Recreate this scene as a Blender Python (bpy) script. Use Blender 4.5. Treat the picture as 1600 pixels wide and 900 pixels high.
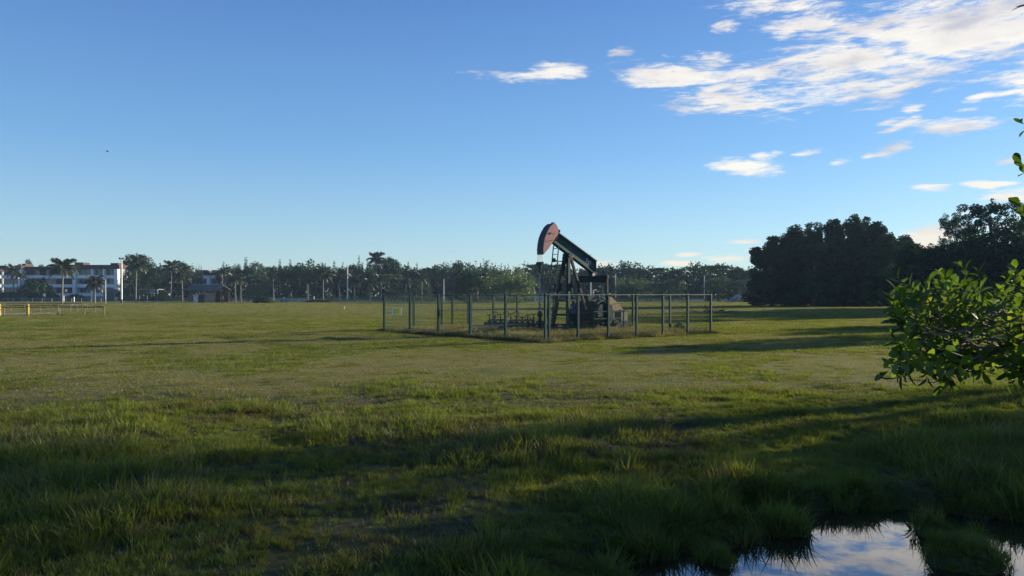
import bpy, math, random
import numpy as np
from mathutils import Vector, Matrix, Euler

random.seed(7)
RNG = np.random.default_rng(7)
SC = bpy.context.scene
for o in list(bpy.data.objects):
    bpy.data.objects.remove(o)
COL = SC.collection
R = math.radians

# ------------------------------------------------------------------ camera
FPX = 1155.6            # focal length in photo pixels (26 mm on 36 mm, 1600 px)
CAMZ = 2.0
cam = bpy.data.objects.new('camera', bpy.data.cameras.new('camera'))
COL.objects.link(cam)
cam.location = (0, 0, CAMZ)
cam.rotation_euler = (R(90), 0, 0)
cam.data.lens = 26
cam.data.sensor_width = 36
cam.data.shift_y = 10 / 1600
cam.data.clip_start = 0.05
cam.data.clip_end = 3000
SC.camera = cam

# ------------------------------------------------------------------ light
SUN_AZ = 62.0           # degrees right of the view direction
SUN_EL = 12.0
SKY_STRENGTH = 0.102
SUN_STRENGTH = 5.0
EXPOSURE = 0.95
HAZE_DENSITY = 0.00022

sun = bpy.data.objects.new('sun', bpy.data.lights.new('sun', 'SUN'))
COL.objects.link(sun)
sun.data.energy = SUN_STRENGTH
sun.data.angle = R(0.5)
sun.data.color = (1.0, 0.87, 0.66)
sdir = Vector((math.sin(R(SUN_AZ)) * math.cos(R(SUN_EL)), math.cos(R(SUN_AZ)) * math.cos(R(SUN_EL)), math.sin(R(SUN_EL))))
sun.rotation_euler = sdir.to_track_quat('Z', 'Y').to_euler()

SC.view_settings.view_transform = 'Standard'
SC.view_settings.look = 'None'
SC.view_settings.exposure = EXPOSURE
SC.view_settings.gamma = 1
SC.view_settings.use_curve_mapping = False


class NT:
    """small helper round a node tree"""
    def __init__(s, tree):
        s.t = tree
    def n(s, typ, ins=None, **kw):
        nd = s.t.nodes.new(typ)
        for k, v in kw.items():
            setattr(nd, k, v)
        for k, v in (ins or {}).items():
            if isinstance(v, bpy.types.NodeSocket):
                s.t.links.new(v, nd.inputs[k])
            else:
                nd.inputs[k].default_value = v
        return nd
    def math(s, op, a, b=0.0, c=None, clamp=False):
        ins = {0: a, 1: b}
        if c is not None:
            ins[2] = c
        return s.n('ShaderNodeMath', ins, operation=op, use_clamp=clamp).outputs[0]
    def ramp(s, fac, stops, interp='LINEAR'):
        nd = s.n('ShaderNodeValToRGB', {0: fac})
        cr = nd.color_ramp
        cr.interpolation = interp
        while len(cr.elements) < len(stops):
            cr.elements.new(0.5)
        for e, (p, c) in zip(cr.elements, stops):
            e.position = p
            e.color = (*c, 1) if len(c) == 3 else c
        return nd.outputs[0]
    def mix(s, fac, a, b, blend='MIX'):
        nd = s.n('ShaderNodeMix', data_type='RGBA', blend_type=blend)
        for idx, v in ((0, fac), (6, a), (7, b)):
            if isinstance(v, bpy.types.NodeSocket):
                s.t.links.new(v, nd.inputs[idx])
            else:
                nd.inputs[idx].default_value = (*v, 1) if isinstance(v, tuple) and len(v) == 3 else v
        return nd.outputs[2]


# ------------------------------------------------------------------ sky
world = bpy.data.worlds.new('World')
SC.world = world
world.use_nodes = True
wt = NT(world.node_tree)
world.node_tree.nodes.clear()
sky = wt.n('ShaderNodeTexSky', sky_type='NISHITA', sun_disc=False, sun_elevation=R(SUN_EL), sun_rotation=R(SUN_AZ),
           altitude=0, air_density=1.0, dust_density=0.15, ozone_density=3.5)
sky_nis = wt.mix(1.0, sky.outputs[0], (0.92, 1.0, 1.10), 'MULTIPLY')
tc = wt.n('ShaderNodeTexCoord')
sep = wt.n('ShaderNodeSeparateXYZ', {0: tc.outputs['Generated']})
elg = wt.n('ShaderNodeMapRange', {'Value': wt.math('ARCSINE', sep.outputs[2]), 'From Min': 0.0, 'From Max': 1.5708}).outputs[0]
clear = wt.ramp(elg, [(0.0, (2.5, 3.4, 3.6)), (0.05, (1.9, 3.0, 3.8)), (0.12, (0.92, 2.13, 3.85)), (0.24, (0.42, 1.12, 3.05)), (0.45, (0.26, 0.74, 2.4)), (1.0, (0.2, 0.6, 2.1))])
sky_col = wt.mix(0.55, sky_nis, clear)
bg_sky = wt.n('ShaderNodeBackground', {'Color': sky_col, 'Strength': SKY_STRENGTH})
az = wt.math('ARCTAN2', sep.outputs[0], sep.outputs[1])
el = wt.math('ARCSINE', sep.outputs[2])
ae = wt.n('ShaderNodeCombineXYZ', {0: az, 1: el, 2: 0.0}).outputs[0]

def px2ae(px, py):
    x, y, z = (px - 800) / FPX, 1.0, (460 - py) / FPX
    return math.atan2(x, y), math.asin(z / math.sqrt(x * x + y * y + z * z))
# clouds: azimuth/elevation of each bank, its half extents, its slant and how dense it is
CLOUDS = [  # px, py, half width px, half height px, slant deg, weight
    (1340, 90, 175, 52, 10, 1.0), (1480, 50, 170, 60, 8, 1.05), (1400, 125, 60, 30, 15, .9), (1570, 30, 110, 60, 0, 1.0),
    (1300, 132, 95, 14, 4, .8), (1255, 88, 55, 14, 8, .85), (1290, 40, 90, 16, -4, .7), (1230, 8, 110, 16, -4, .7),
    (1050, 118, 90, 17, -6, .95), (1130, 142, 65, 26, 5, 1.0), (1180, 112, 80, 16, 4, .8), (1130, 170, 90, 11, -3, .8), (1090, 92, 55, 12, -8, .62),
    (790, 120, 55, 8, -3, .72), (872, 112, 48, 12, -3, .95), (972, 80, 18, 9, 10, .7), (1130, 41, 20, 8, 0, .85), (1228, 55, 22, 7, 0, .7),
    (1334, 151, 30, 8, 0, .85), (1425, 170, 18, 7, 0, .8), (1392, 190, 22, 6, 10, .75), (1405, 196, 30, 7, 18, .75), (1490, 198, 58, 11, -3, .95),
    (1395, 233, 28, 9, 14, .8), (1308, 253, 18, 7, -5, .8), (1262, 238, 20, 6, 5, .6), (1360, 243, 14, 4, 10, .6), (1165, 262, 46, 12, -6, .85),
    (1190, 244, 18, 7, 0, .75), (1210, 237, 14, 4, 0, .7), (1456, 294, 30, 5, -2, .85), (1545, 288, 42, 5, -2, .85), (1573, 312, 50, 10, 3, .95), (1600, 306, 60, 14, 3, .9),
    (1510, 333, 30, 6, 0, .75), (1578, 250, 20, 5, 8, .7), (1590, 112, 60, 9, 3, .8), (1600, 126, 40, 7, 3, .75), (1530, 152, 24, 5, 8, .7), (1510, 171, 20, 4, 3, .65),
    (1462, 366, 42, 16, 5, 1.05), (1445, 384, 30, 14, 0, 1.05), (1540, 360, 90, 16, 0, .7),
    (1165, 377, 26, 4, -3, .85), (1140, 405, 44, 5, 0, .9), (1075, 397, 22, 4, 0, .7), (1060, 411, 30, 4, 0, .75), (940, 415, 26, 8, -12, .8), (1210, 392, 40, 4, 0, .55),
    (1700, 60, 150, 90, 5, .9), (1760, 200, 150, 30, 0, .8), (1700, 330, 120, 20, 0, .85), (1560, -70, 220, 50, 0, .8), (1200, -90, 180, 30, 0, .7), (1900, 120, 150, 60, 10, .8),
]
shape = None
for (px, py, hw, hh, sl, w) in CLOUDS:
    u, v = px2ae(px, py)
    cosu = math.cos(u)
    mp = wt.n('ShaderNodeMapping', {'Vector': ae, 'Location': (u, v, 0), 'Rotation': (0, 0, R(sl)),
              'Scale': (hw * 1.55 / FPX * cosu * cosu, hh * 1.6 / FPX * cosu, 1)}, vector_type='TEXTURE')
    ln = wt.n('ShaderNodeVectorMath', {0: mp.outputs[0]}, operation='LENGTH').outputs['Value']
    g = wt.n('ShaderNodeMapRange', {'Value': ln, 'From Min': 0.0, 'From Max': 1.35, 'To Min': w + (0.12 if hw < 60 else 0.0), 'To Max': 0.0}, interpolation_type='SMOOTHSTEP').outputs[0]
    shape = g if shape is None else wt.math('SMOOTH_MAX', shape, g, 0.12)
# wispy streaks stretched along the horizon
mpn = wt.n('ShaderNodeMapping', {'Vector': ae, 'Rotation': (0, 0, R(-6)), 'Scale': (9, 46, 1)})
nz = wt.n('ShaderNodeTexNoise', {'Vector': mpn.outputs[0], 'Scale': 1.0, 'Detail': 9.0, 'Roughness': 0.62, 'Distortion': 0.55})
mpf = wt.n('ShaderNodeMapping', {'Vector': ae, 'Rotation': (0, 0, R(9)), 'Scale': (34, 170, 1)})
nf = wt.n('ShaderNodeTexNoise', {'Vector': mpf.outputs[0], 'Scale': 1.0, 'Detail': 6.0, 'Roughness': 0.65, 'Distortion': 0.4})
nsum = wt.math('ADD', wt.math('MULTIPLY', wt.math('SUBTRACT', nz.outputs[0], 0.5), 2.5), wt.math('MULTIPLY', wt.math('SUBTRACT', nf.outputs[0], 0.5), 1.8))
gate = wt.n('ShaderNodeMapRange', {'Value': shape, 'From Min': 0.02, 'From Max': 0.35}).outputs[0]
dens = wt.math('ADD', shape, wt.math('MULTIPLY', nsum, gate))
cov = wt.n('ShaderNodeMapRange', {'Value': dens, 'From Min': 0.28, 'From Max': 1.08}, interpolation_type='SMOOTHSTEP').outputs[0]
# cloud tone: cream where thick and sunward, grey lilac where self shaded
mps = wt.n('ShaderNodeMapping', {'Vector': ae, 'Scale': (7, 22, 1), 'Location': (3.1, 1.7, 0)})
ns = wt.n('ShaderNodeTexNoise', {'Vector': mps.outputs[0], 'Scale': 1.0, 'Detail': 5.0, 'Roughness': 0.55})
tone = wt.ramp(ns.outputs[0], [(0.36, (0.60, 0.60, 0.66)), (0.47, (0.88, 0.84, 0.80)), (0.60, (1.0, 0.96, 0.88))])
lowc = wt.n('ShaderNodeMapRange', {'Value': el, 'From Min': 0.02, 'From Max': 0.16}).outputs[0]
tone2 = wt.mix(lowc, (0.98, 0.87, 0.70), tone)
bg_cl = wt.n('ShaderNodeBackground', {'Color': tone2, 'Strength': 0.54})
mxs = wt.n('ShaderNodeMixShader', {0: wt.math('MULTIPLY', cov, 0.95), 1: bg_sky.outputs[0], 2: bg_cl.outputs[0]})
wt.n('ShaderNodeOutputWorld', {0: mxs.outputs[0]})
world.cycles.sampling_method = 'MANUAL'
world.cycles.sample_map_resolution = 512

# ------------------------------------------------------------------ numbers: value noise and terrain
_T = np.random.default_rng(11).random((256, 256))

def vn(x, y, seed=0):
    x = np.asarray(x, float) + seed * 17.3
    y = np.asarray(y, float) + seed * 9.1
    xi = np.floor(x).astype(int); yi = np.floor(y).astype(int)
    fx = x - xi; fy = y - yi
    fx = fx * fx * (3 - 2 * fx); fy = fy * fy * (3 - 2 * fy)
    a = _T[xi % 256, yi % 256]; b = _T[(xi + 1) % 256, yi % 256]
    c = _T[xi % 256, (yi + 1) % 256]; d = _T[(xi + 1) % 256, (yi + 1) % 256]
    return (a * (1 - fx) + b * fx) * (1 - fy) + (c * (1 - fx) + d * fx) * fy

def fbm(x, y, oct=4, seed=0):
    s = 0; a = 0.5; t = 0
    for i in range(oct):
        s = s + a * vn(x, y, seed + i); t += a
        x = x * 2.03; y = y * 2.03; a *= 0.5
    return s / t

def sstep(a, b, v):
    t = np.clip((v - a) / (b - a), 0, 1)
    return t * t * (3 - 2 * t)

WATER_Z = -0.09

def pond(x, y):
    """1 deep in the puddle, 0 on dry ground"""
    e = np.sqrt(((x - 3.65) / 3.35) ** 2 + ((y - 5.0) / 2.4) ** 2)
    e = e + (fbm(x * 1.5, y * 1.5, 4, 5) - 0.5) * 0.85
    e2 = np.sqrt(((x - 6.3) / 1.6) ** 2 + ((y - 6.9) / 0.7) ** 2) + (fbm(x * 1.7, y * 1.7, 3, 8) - 0.5) * 0.6
    w = np.maximum(1 - sstep(0.72, 1.05, e), 0.75 * (1 - sstep(0.6, 1.0, e2)))
    isl = np.sqrt(((x - 3.52) / 0.30) ** 2 + ((y - 5.75) / 0.26) ** 2)
    return w * sstep(0.55, 1.25, isl)

def H(x, y):
    x = np.asarray(x, float); y = np.asarray(y, float)
    near = 1 - sstep(13, 24, y)
    h = near * 0.17 * (fbm(x * 0.75, y * 0.75, 4, 1) ** 1.4)
    h = h + 0.05 * fbm(x * 0.13, y * 0.13, 3, 3) - 0.02
    p = pond(x, y)
    h = h * (1 - p) - 0.2 * p
    h = h + 1.15 * sstep(207, 240, y)
    return h

def Hs(x, y):
    return float(H(np.array([x]), np.array([y]))[0])

def W(px, py, d):
    """world point seen at photo pixel (px, py) when it stands d metres in front"""
    return Vector(((px - 800) / FPX * d, d, CAMZ + (460 - py) / FPX * d))

# ------------------------------------------------------------------ materials
MATS = {}

def principled(name, color, rough=0.7, metal=0.0, var=0.25, scale=6.0, bump=0.15, dirt=None, dirt_amt=0.5, spec=0.4, coord='Object', detail=5.0):
    m = bpy.data.materials.new(name); m.use_nodes = True
    t = NT(m.node_tree); m.node_tree.nodes.clear()
    tcn = t.n('ShaderNodeTexCoord')
    v = tcn.outputs[coord]
    n1 = t.n('ShaderNodeTexNoise', {'Vector': v, 'Scale': scale, 'Detail': detail, 'Roughness': 0.6})
    lo = tuple(c * (1 - var) for c in color); hi = tuple(min(1, c * (1 + var)) for c in color)
    col = t.ramp(n1.outputs[0], [(0.32, lo), (0.7, hi)])
    if dirt:
        n2 = t.n('ShaderNodeTexNoise', {'Vector': v, 'Scale': scale * 0.45, 'Detail': 8.0, 'Roughness': 0.7})
        f = t.ramp(n2.outputs[0], [(0.60 - 0.22 * dirt_amt, (0, 0, 0)), (0.70 - 0.12 * dirt_amt, (1, 1, 1))])
        col = t.mix(f, col, dirt)
    bp = t.n('ShaderNodeBump', {'Height': n1.outputs[0], 'Strength': bump, 'Distance': 0.02})
    b = t.n('ShaderNodeBsdfPrincipled', {'Base Color': col, 'Roughness': rough, 'Metallic': metal, 'Normal': bp.outputs[0], 'Specular IOR Level': spec})
    t.n('ShaderNodeOutputMaterial', {0: b.outputs[0]})
    MATS[name] = m
    return m

def leafmat(name, stops, transl=0.35, rough=0.45, gloss=0.08, nscale=0.25, warm=(1.25, 1.25, 0.45)):
    """foliage: random tint per object and per clump, light passing through"""
    m = bpy.data.materials.new(name); m.use_nodes = True
    t = NT(m.node_tree); m.node_tree.nodes.clear()
    g = t.n('ShaderNodeNewGeometry')
    oi = t.n('ShaderNodeObjectInfo')
    n1 = t.n('ShaderNodeTexNoise', {'Vector': g.outputs['Position'], 'Scale': nscale, 'Detail': 3.0, 'Roughness': 0.6})
    n1f = t.n('ShaderNodeMapRange', {'Value': n1.outputs[0], 'From Min': 0.3, 'From Max': 0.7}).outputs[0]
    a = t.math('MULTIPLY', n1f, 0.55)
    b = t.math('MULTIPLY', g.outputs['Random Per Island'], 0.25)
    c = t.math('MULTIPLY', oi.outputs['Random'], 0.20)
    f = t.math('ADD', t.math('ADD', a, b), c)
    col = t.ramp(f, stops)
    dif = t.n('ShaderNodeBsdfDiffuse', {'Color': col})
    tcol = t.mix(1.0, col, (*warm,), 'MULTIPLY')
    tr = t.n('ShaderNodeBsdfTranslucent', {'Color': tcol})
    m1 = t.n('ShaderNodeMixShader', {0: transl, 1: dif.outputs[0], 2: tr.outputs[0]})
    gl = t.n('ShaderNodeBsdfGlossy', {'Color': (0.9, 0.9, 0.9, 1), 'Roughness': rough})
    m2 = t.n('ShaderNodeMixShader', {0: gloss, 1: m1.outputs[0], 2: gl.outputs[0]})
    t.n('ShaderNodeOutputMaterial', {0: m2.outputs[0]})
    MATS[name] = m
    return m

M_FOL_DARK = leafmat('foliage_dark', [(0.15, (0.012, 0.036, 0.020)), (0.5, (0.022, 0.056, 0.028)), (0.85, (0.044, 0.085, 0.038))], 0.18, 0.5, 0.01, 0.3, (1.1, 1.2, 0.6))
M_FOL_MID = leafmat('foliage_mid', [(0.15, (0.020, 0.046, 0.022)), (0.5, (0.038, 0.075, 0.032)), (0.85, (0.070, 0.110, 0.045))], 0.3, 0.5, 0.06, 0.3)
M_FOL_LIGHT = leafmat('foliage_light', [(0.15, (0.050, 0.090, 0.030)), (0.5, (0.085, 0.140, 0.050)), (0.85, (0.130, 0.180, 0.070))], 0.32, 0.5, 0.06, 0.3)
M_FROND = leafmat('palm_frond', [(0.15, (0.026, 0.042, 0.022)), (0.5, (0.048, 0.068, 0.034)), (0.85, (0.080, 0.094, 0.048))], 0.25, 0.45, 0.08, 0.3)
M_MANG = leafmat('mangrove_leaf', [(0.15, (0.024, 0.050, 0.014)), (0.42, (0.055, 0.100, 0.020)), (0.68, (0.120, 0.180, 0.028)), (0.92, (0.24, 0.21, 0.035))], 0.48, 0.4, 0.03, 6.0, (1.7, 1.65, 0.42))
M_GRASS = leafmat('grass_blade', [(0.16, (0.140, 0.110, 0.048)), (0.36, (0.095, 0.115, 0.026)), (0.6, (0.120, 0.155, 0.030)), (0.88, (0.200, 0.215, 0.048))], 0.45, 0.55, 0.015, 0.8, (1.5, 1.45, 0.45))
M_TURF = leafmat('turf_blade', [(0.15, (0.205, 0.145, 0.070)), (0.35, (0.190, 0.162, 0.055)), (0.6, (0.178, 0.172, 0.048)), (0.9, (0.270, 0.235, 0.085))], 0.38, 0.5, 0.03, 0.35, (1.2, 1.3, 0.5))
M_DEAD = leafmat('dead_clippings', [(0.15, (0.13, 0.07, 0.05)), (0.5, (0.24, 0.15, 0.10)), (0.85, (0.34, 0.24, 0.16))], 0.2, 0.5, 0.02, 0.5, (1.1, 1.0, 0.9))
M_STRAW = leafmat('dry_grass', [(0.15, (0.12, 0.12, 0.05)), (0.5, (0.20, 0.18, 0.08)), (0.85, (0.30, 0.25, 0.13))], 0.35, 0.6, 0.01, 0.5, (1.2, 1.2, 0.6))
M_WEED = leafmat('weed', [(0.15, (0.06, 0.055, 0.045)), (0.5, (0.085, 0.09, 0.045)), (0.85, (0.12, 0.14, 0.05))], 0.3, 0.5, 0.03, 0.7)
M_BARK = principled('bark', (0.11, 0.09, 0.07), 0.9, var=0.4, scale=9, bump=0.5)
M_PALMTRUNK = principled('palm_trunk', (0.19, 0.19, 0.17), 0.9, var=0.35, scale=5, bump=0.4)
M_JACKGREEN = principled('dark_green_paint', (0.013, 0.060, 0.064), 0.5, var=0.3, scale=4, bump=0.1, dirt=(0.10, 0.06, 0.04), dirt_amt=0.15, spec=0.2)
M_JACKDARK = principled('grimy_dark_green_steel', (0.014, 0.038, 0.038), 0.6, var=0.4, scale=6, bump=0.2, dirt=(0.035, 0.024, 0.02), dirt_amt=0.3, spec=0.12)
M_RED = principled('faded_red_paint', (0.28, 0.095, 0.105), 0.6, var=0.14, scale=3, bump=0.1, dirt=(0.25, 0.09, 0.07), dirt_amt=0.1)
M_HEADFACE = principled('dark_worn_steel', (0.045, 0.035, 0.045), 0.6, var=0.3, scale=5, bump=0.1)
M_RUST = principled('flaking_rust_and_primer', (0.33, 0.24, 0.19), 0.8, var=0.3, scale=7, bump=0.4, dirt=(0.14, 0.06, 0.035), dirt_amt=0.8)
M_STEEL = principled('bare_steel', (0.30, 0.30, 0.29), 0.55, 0.2, var=0.2, scale=5, bump=0.05)
M_OCHRE = principled('faded_ochre_paint', (0.26, 0.19, 0.065), 0.7, var=0.2, scale=2.5, bump=0.1, dirt=(0.19, 0.17, 0.09), dirt_amt=0.5)
M_OLIVE = principled('dusty_olive_paint', (0.12, 0.13, 0.08), 0.7, var=0.2, scale=3, bump=0.1, dirt=(0.13, 0.14, 0.10), dirt_amt=0.5)
M_FENCE = principled('fence_green_coating', (0.008, 0.050, 0.046), 0.6, var=0.2, scale=5, bump=0.05, spec=0.15)
M_RAIL = principled('weathered_top_rail', (0.10, 0.14, 0.13), 0.6, var=0.2, scale=5, bump=0.05)
M_WHITE = principled('white_paint', (0.72, 0.72, 0.70), 0.6, var=0.08, scale=2, bump=0.05, dirt=(0.45, 0.44, 0.40), dirt_amt=0.3)
M_WALL = principled('whitewashed_render', (0.80, 0.80, 0.80), 0.8, var=0.08, scale=0.8, bump=0.05, dirt=(0.60, 0.61, 0.62), dirt_amt=0.4)
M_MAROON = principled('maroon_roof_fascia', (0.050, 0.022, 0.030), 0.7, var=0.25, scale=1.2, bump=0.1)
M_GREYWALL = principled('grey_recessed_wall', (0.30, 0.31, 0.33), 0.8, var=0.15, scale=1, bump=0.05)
M_WINDOW = principled('window_glass', (0.05, 0.06, 0.07), 0.12, var=0.2, scale=1, bump=0.0, spec=0.6)
M_FRAME = principled('window_frame', (0.35, 0.36, 0.38), 0.5, var=0.1, scale=2, bump=0.0)
M_POLE = principled('pale_painted_pole', (0.75, 0.74, 0.70), 0.5, var=0.08, scale=2, bump=0.03)
M_GALV = principled('galvanised_steel', (0.26, 0.27, 0.27), 0.6, 0.1, var=0.12, scale=3, bump=0.03)
M_BLACK = principled('black_paint', (0.015, 0.015, 0.017), 0.5, var=0.3, scale=4, bump=0.05)
M_YELLOW = principled('yellow_paint', (0.42, 0.28, 0.04), 0.5, var=0.12, scale=4, bump=0.05, dirt=(0.32, 0.22, 0.06), dirt_amt=0.3)
M_YELLOWPALE = principled('faded_yellow_post_paint', (0.20, 0.17, 0.09), 0.6, var=0.15, scale=4, bump=0.05)
M_PIPE = principled('rusty_pipe', (0.10, 0.075, 0.06), 0.7, var=0.3, scale=5, bump=0.1, spec=0.1)
M_ROOFTIN = principled('weathered_tin_roof', (0.085, 0.08, 0.072), 0.8, 0.0, var=0.2, scale=2, bump=0.1, dirt=(0.13, 0.12, 0.10), dirt_amt=0.3)
M_WOOD = principled('weathered_boards', (0.26, 0.21, 0.17), 0.85, var=0.25, scale=3, bump=0.3)
M_DARKWOOD = principled('dark_stained_wood', (0.05, 0.04, 0.035), 0.85, var=0.3, scale=3, bump=0.3)
M_TARP = principled('dark_green_tarpaulin', (0.015, 0.075, 0.065), 0.6, var=0.2, scale=1, bump=0.1)
M_ASPHALT = principled('asphalt', (0.055, 0.055, 0.055), 0.85, var=0.2, scale=2, bump=0.2, dirt=(0.10, 0.095, 0.08), dirt_amt=0.4)
M_CONC = principled('pale_concrete', (0.38, 0.37, 0.33), 0.85, var=0.15, scale=1.5, bump=0.2)
M_GRAVEL = principled('pinkish_gravel', (0.26, 0.20, 0.17), 0.95, var=0.3, scale=4, bump=0.4)
M_SKIN = principled('skin', (0.30, 0.17, 0.11), 0.6, var=0.1, scale=5, bump=0.02)
M_CLOTHD = principled('dark_cloth', (0.02, 0.022, 0.028), 0.9, var=0.3, scale=8, bump=0.1)
M_CLOTHW = principled('white_cloth', (0.75, 0.75, 0.73), 0.9, var=0.06, scale=8, bump=0.1)
M_CLOTHB = principled('blue_grey_cloth', (0.14, 0.17, 0.22), 0.9, var=0.15, scale=8, bump=0.1)
M_CARGREY = principled('grey_car_paint', (0.22, 0.23, 0.24), 0.3, var=0.08, scale=1, bump=0.0, spec=0.6)
M_CARWHITE = principled('white_car_paint', (0.78, 0.78, 0.76), 0.3, var=0.04, scale=1, bump=0.0, spec=0.6)
M_RUBBER = principled('tyre_rubber', (0.02, 0.02, 0.02), 0.85, var=0.2, scale=10, bump=0.1)
M_SIGNY = principled('yellow_sign_face', (0.98, 0.74, 0.02), 0.5, var=0.01, scale=4, bump=0.0)
M_TWIG = principled('pale_twig', (0.12, 0.10, 0.07), 0.8, var=0.3, scale=20, bump=0.2)
M_BIRD = principled('dark_feathers', (0.03, 0.03, 0.035), 0.8, var=0.2, scale=20, bump=0.0)

def ground_material():
    m = bpy.data.materials.new('ground_soil_and_turf'); m.use_nodes = True
    t = NT(m.node_tree); m.node_tree.nodes.clear()
    g = t.n('ShaderNodeNewGeometry'); pos = g.outputs['Position']
    sp = t.n('ShaderNodeSeparateXYZ', {0: pos})
    big = t.n('ShaderNodeTexNoise', {'Vector': pos, 'Scale': 0.05, 'Detail': 4.0, 'Roughness': 0.6})
    midn = t.n('ShaderNodeTexNoise', {'Vector': pos, 'Scale': 0.45, 'Detail': 6.0, 'Roughness': 0.65})
    fine = t.n('ShaderNodeTexNoise', {'Vector': pos, 'Scale': 9.0, 'Detail': 7.0, 'Roughness': 0.75})
    turf = t.ramp(midn.outputs[0], [(0.32, (0.105, 0.110, 0.034)), (0.44, (0.150, 0.150, 0.045)), (0.54, (0.205, 0.180, 0.068)), (0.62, (0.155, 0.150, 0.046)), (0.72, (0.200, 0.135, 0.075))])
    greener = t.ramp(midn.outputs[0], [(0.30, (0.095, 0.130, 0.036)), (0.7, (0.150, 0.175, 0.055))])
    bf = t.ramp(big.outputs[0], [(0.42, (0, 0, 0)), (0.60, (1, 1, 1))])
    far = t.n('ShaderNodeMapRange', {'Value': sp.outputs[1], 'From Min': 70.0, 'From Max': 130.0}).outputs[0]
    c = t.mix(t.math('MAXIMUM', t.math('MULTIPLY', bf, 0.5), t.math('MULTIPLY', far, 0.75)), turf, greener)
    fv = t.n('ShaderNodeMapRange', {'Value': fine.outputs[0], 'From Min': 0.3, 'From Max': 0.7, 'To Min': 0.55, 'To Max': 1.4}).outputs[0]
    c = t.mix(1.0, c, t.n('ShaderNodeCombineColor', {0: fv, 1: fv, 2: fv}).outputs[0], 'MULTIPLY')
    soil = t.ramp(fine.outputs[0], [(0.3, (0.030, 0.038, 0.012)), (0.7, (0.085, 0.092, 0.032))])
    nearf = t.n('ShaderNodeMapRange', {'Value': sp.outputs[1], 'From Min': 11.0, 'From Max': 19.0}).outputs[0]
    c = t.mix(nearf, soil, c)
    bp = t.n('ShaderNodeBump', {'Height': t.math('ADD', fine.outputs[0], t.math('MULTIPLY', midn.outputs[0], 0.6)), 'Strength': 0.8, 'Distance': 0.06})
    b = t.n('ShaderNodeBsdfPrincipled', {'Base Color': c, 'Roughness': 0.95, 'Normal': bp.outputs[0], 'Specular IOR Level': 0.1})
    t.n('ShaderNodeOutputMaterial', {0: b.outputs[0]})
    return m

def water_material():
    m = bpy.data.materials.new('still_brown_water'); m.use_nodes = True
    t = NT(m.node_tree); m.node_tree.nodes.clear()
    g = t.n('ShaderNodeNewGeometry')
    n = t.n('ShaderNodeTexNoise', {'Vector': g.outputs['Position'], 'Scale': 3.0, 'Detail': 3.0})
    bp = t.n('ShaderNodeBump', {'Height': n.outputs[0], 'Strength': 0.06, 'Distance': 0.02})
    b = t.n('ShaderNodeBsdfPrincipled', {'Base Color': (0.012, 0.011, 0.009, 1), 'Roughness': 0.015, 'IOR': 1.33, 'Normal': bp.outputs[0], 'Specular IOR Level': 1.0, 'Coat Weight': 1.0, 'Coat Roughness': 0.01})
    t.n('ShaderNodeOutputMaterial', {0: b.outputs[0]})
    return m

# ------------------------------------------------------------------ mesh helpers
def link(o, parent=None, org=None):
    COL.objects.link(o)
    if parent is not None:
        o.parent = parent
    return o

def fastmesh(name, V, F, mat=None, smooth=False):
    """V (n,3) array; F list of faces or (m,k) array with equal k"""
    me = bpy.data.meshes.new(name)
    V = np.asarray(V, dtype=np.float32)
    if isinstance(F, np.ndarray):
        m, k = F.shape
        me.vertices.add(len(V)); me.vertices.foreach_set('co', V.ravel())
        me.loops.add(m * k); me.loops.foreach_set('vertex_index', F.astype(np.int32).ravel())
        me.polygons.add(m)
        me.polygons.foreach_set('loop_start', np.arange(0, m * k, k, dtype=np.int32))
        me.update(calc_edges=True)
    else:
        me.from_pydata([tuple(map(float, v)) for v in V], [], F)
        me.update()
    if mat:
        me.materials.append(mat)
    if smooth:
        me.polygons.foreach_set('use_smooth', np.ones(len(me.polygons), dtype=bool))
    return me

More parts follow.
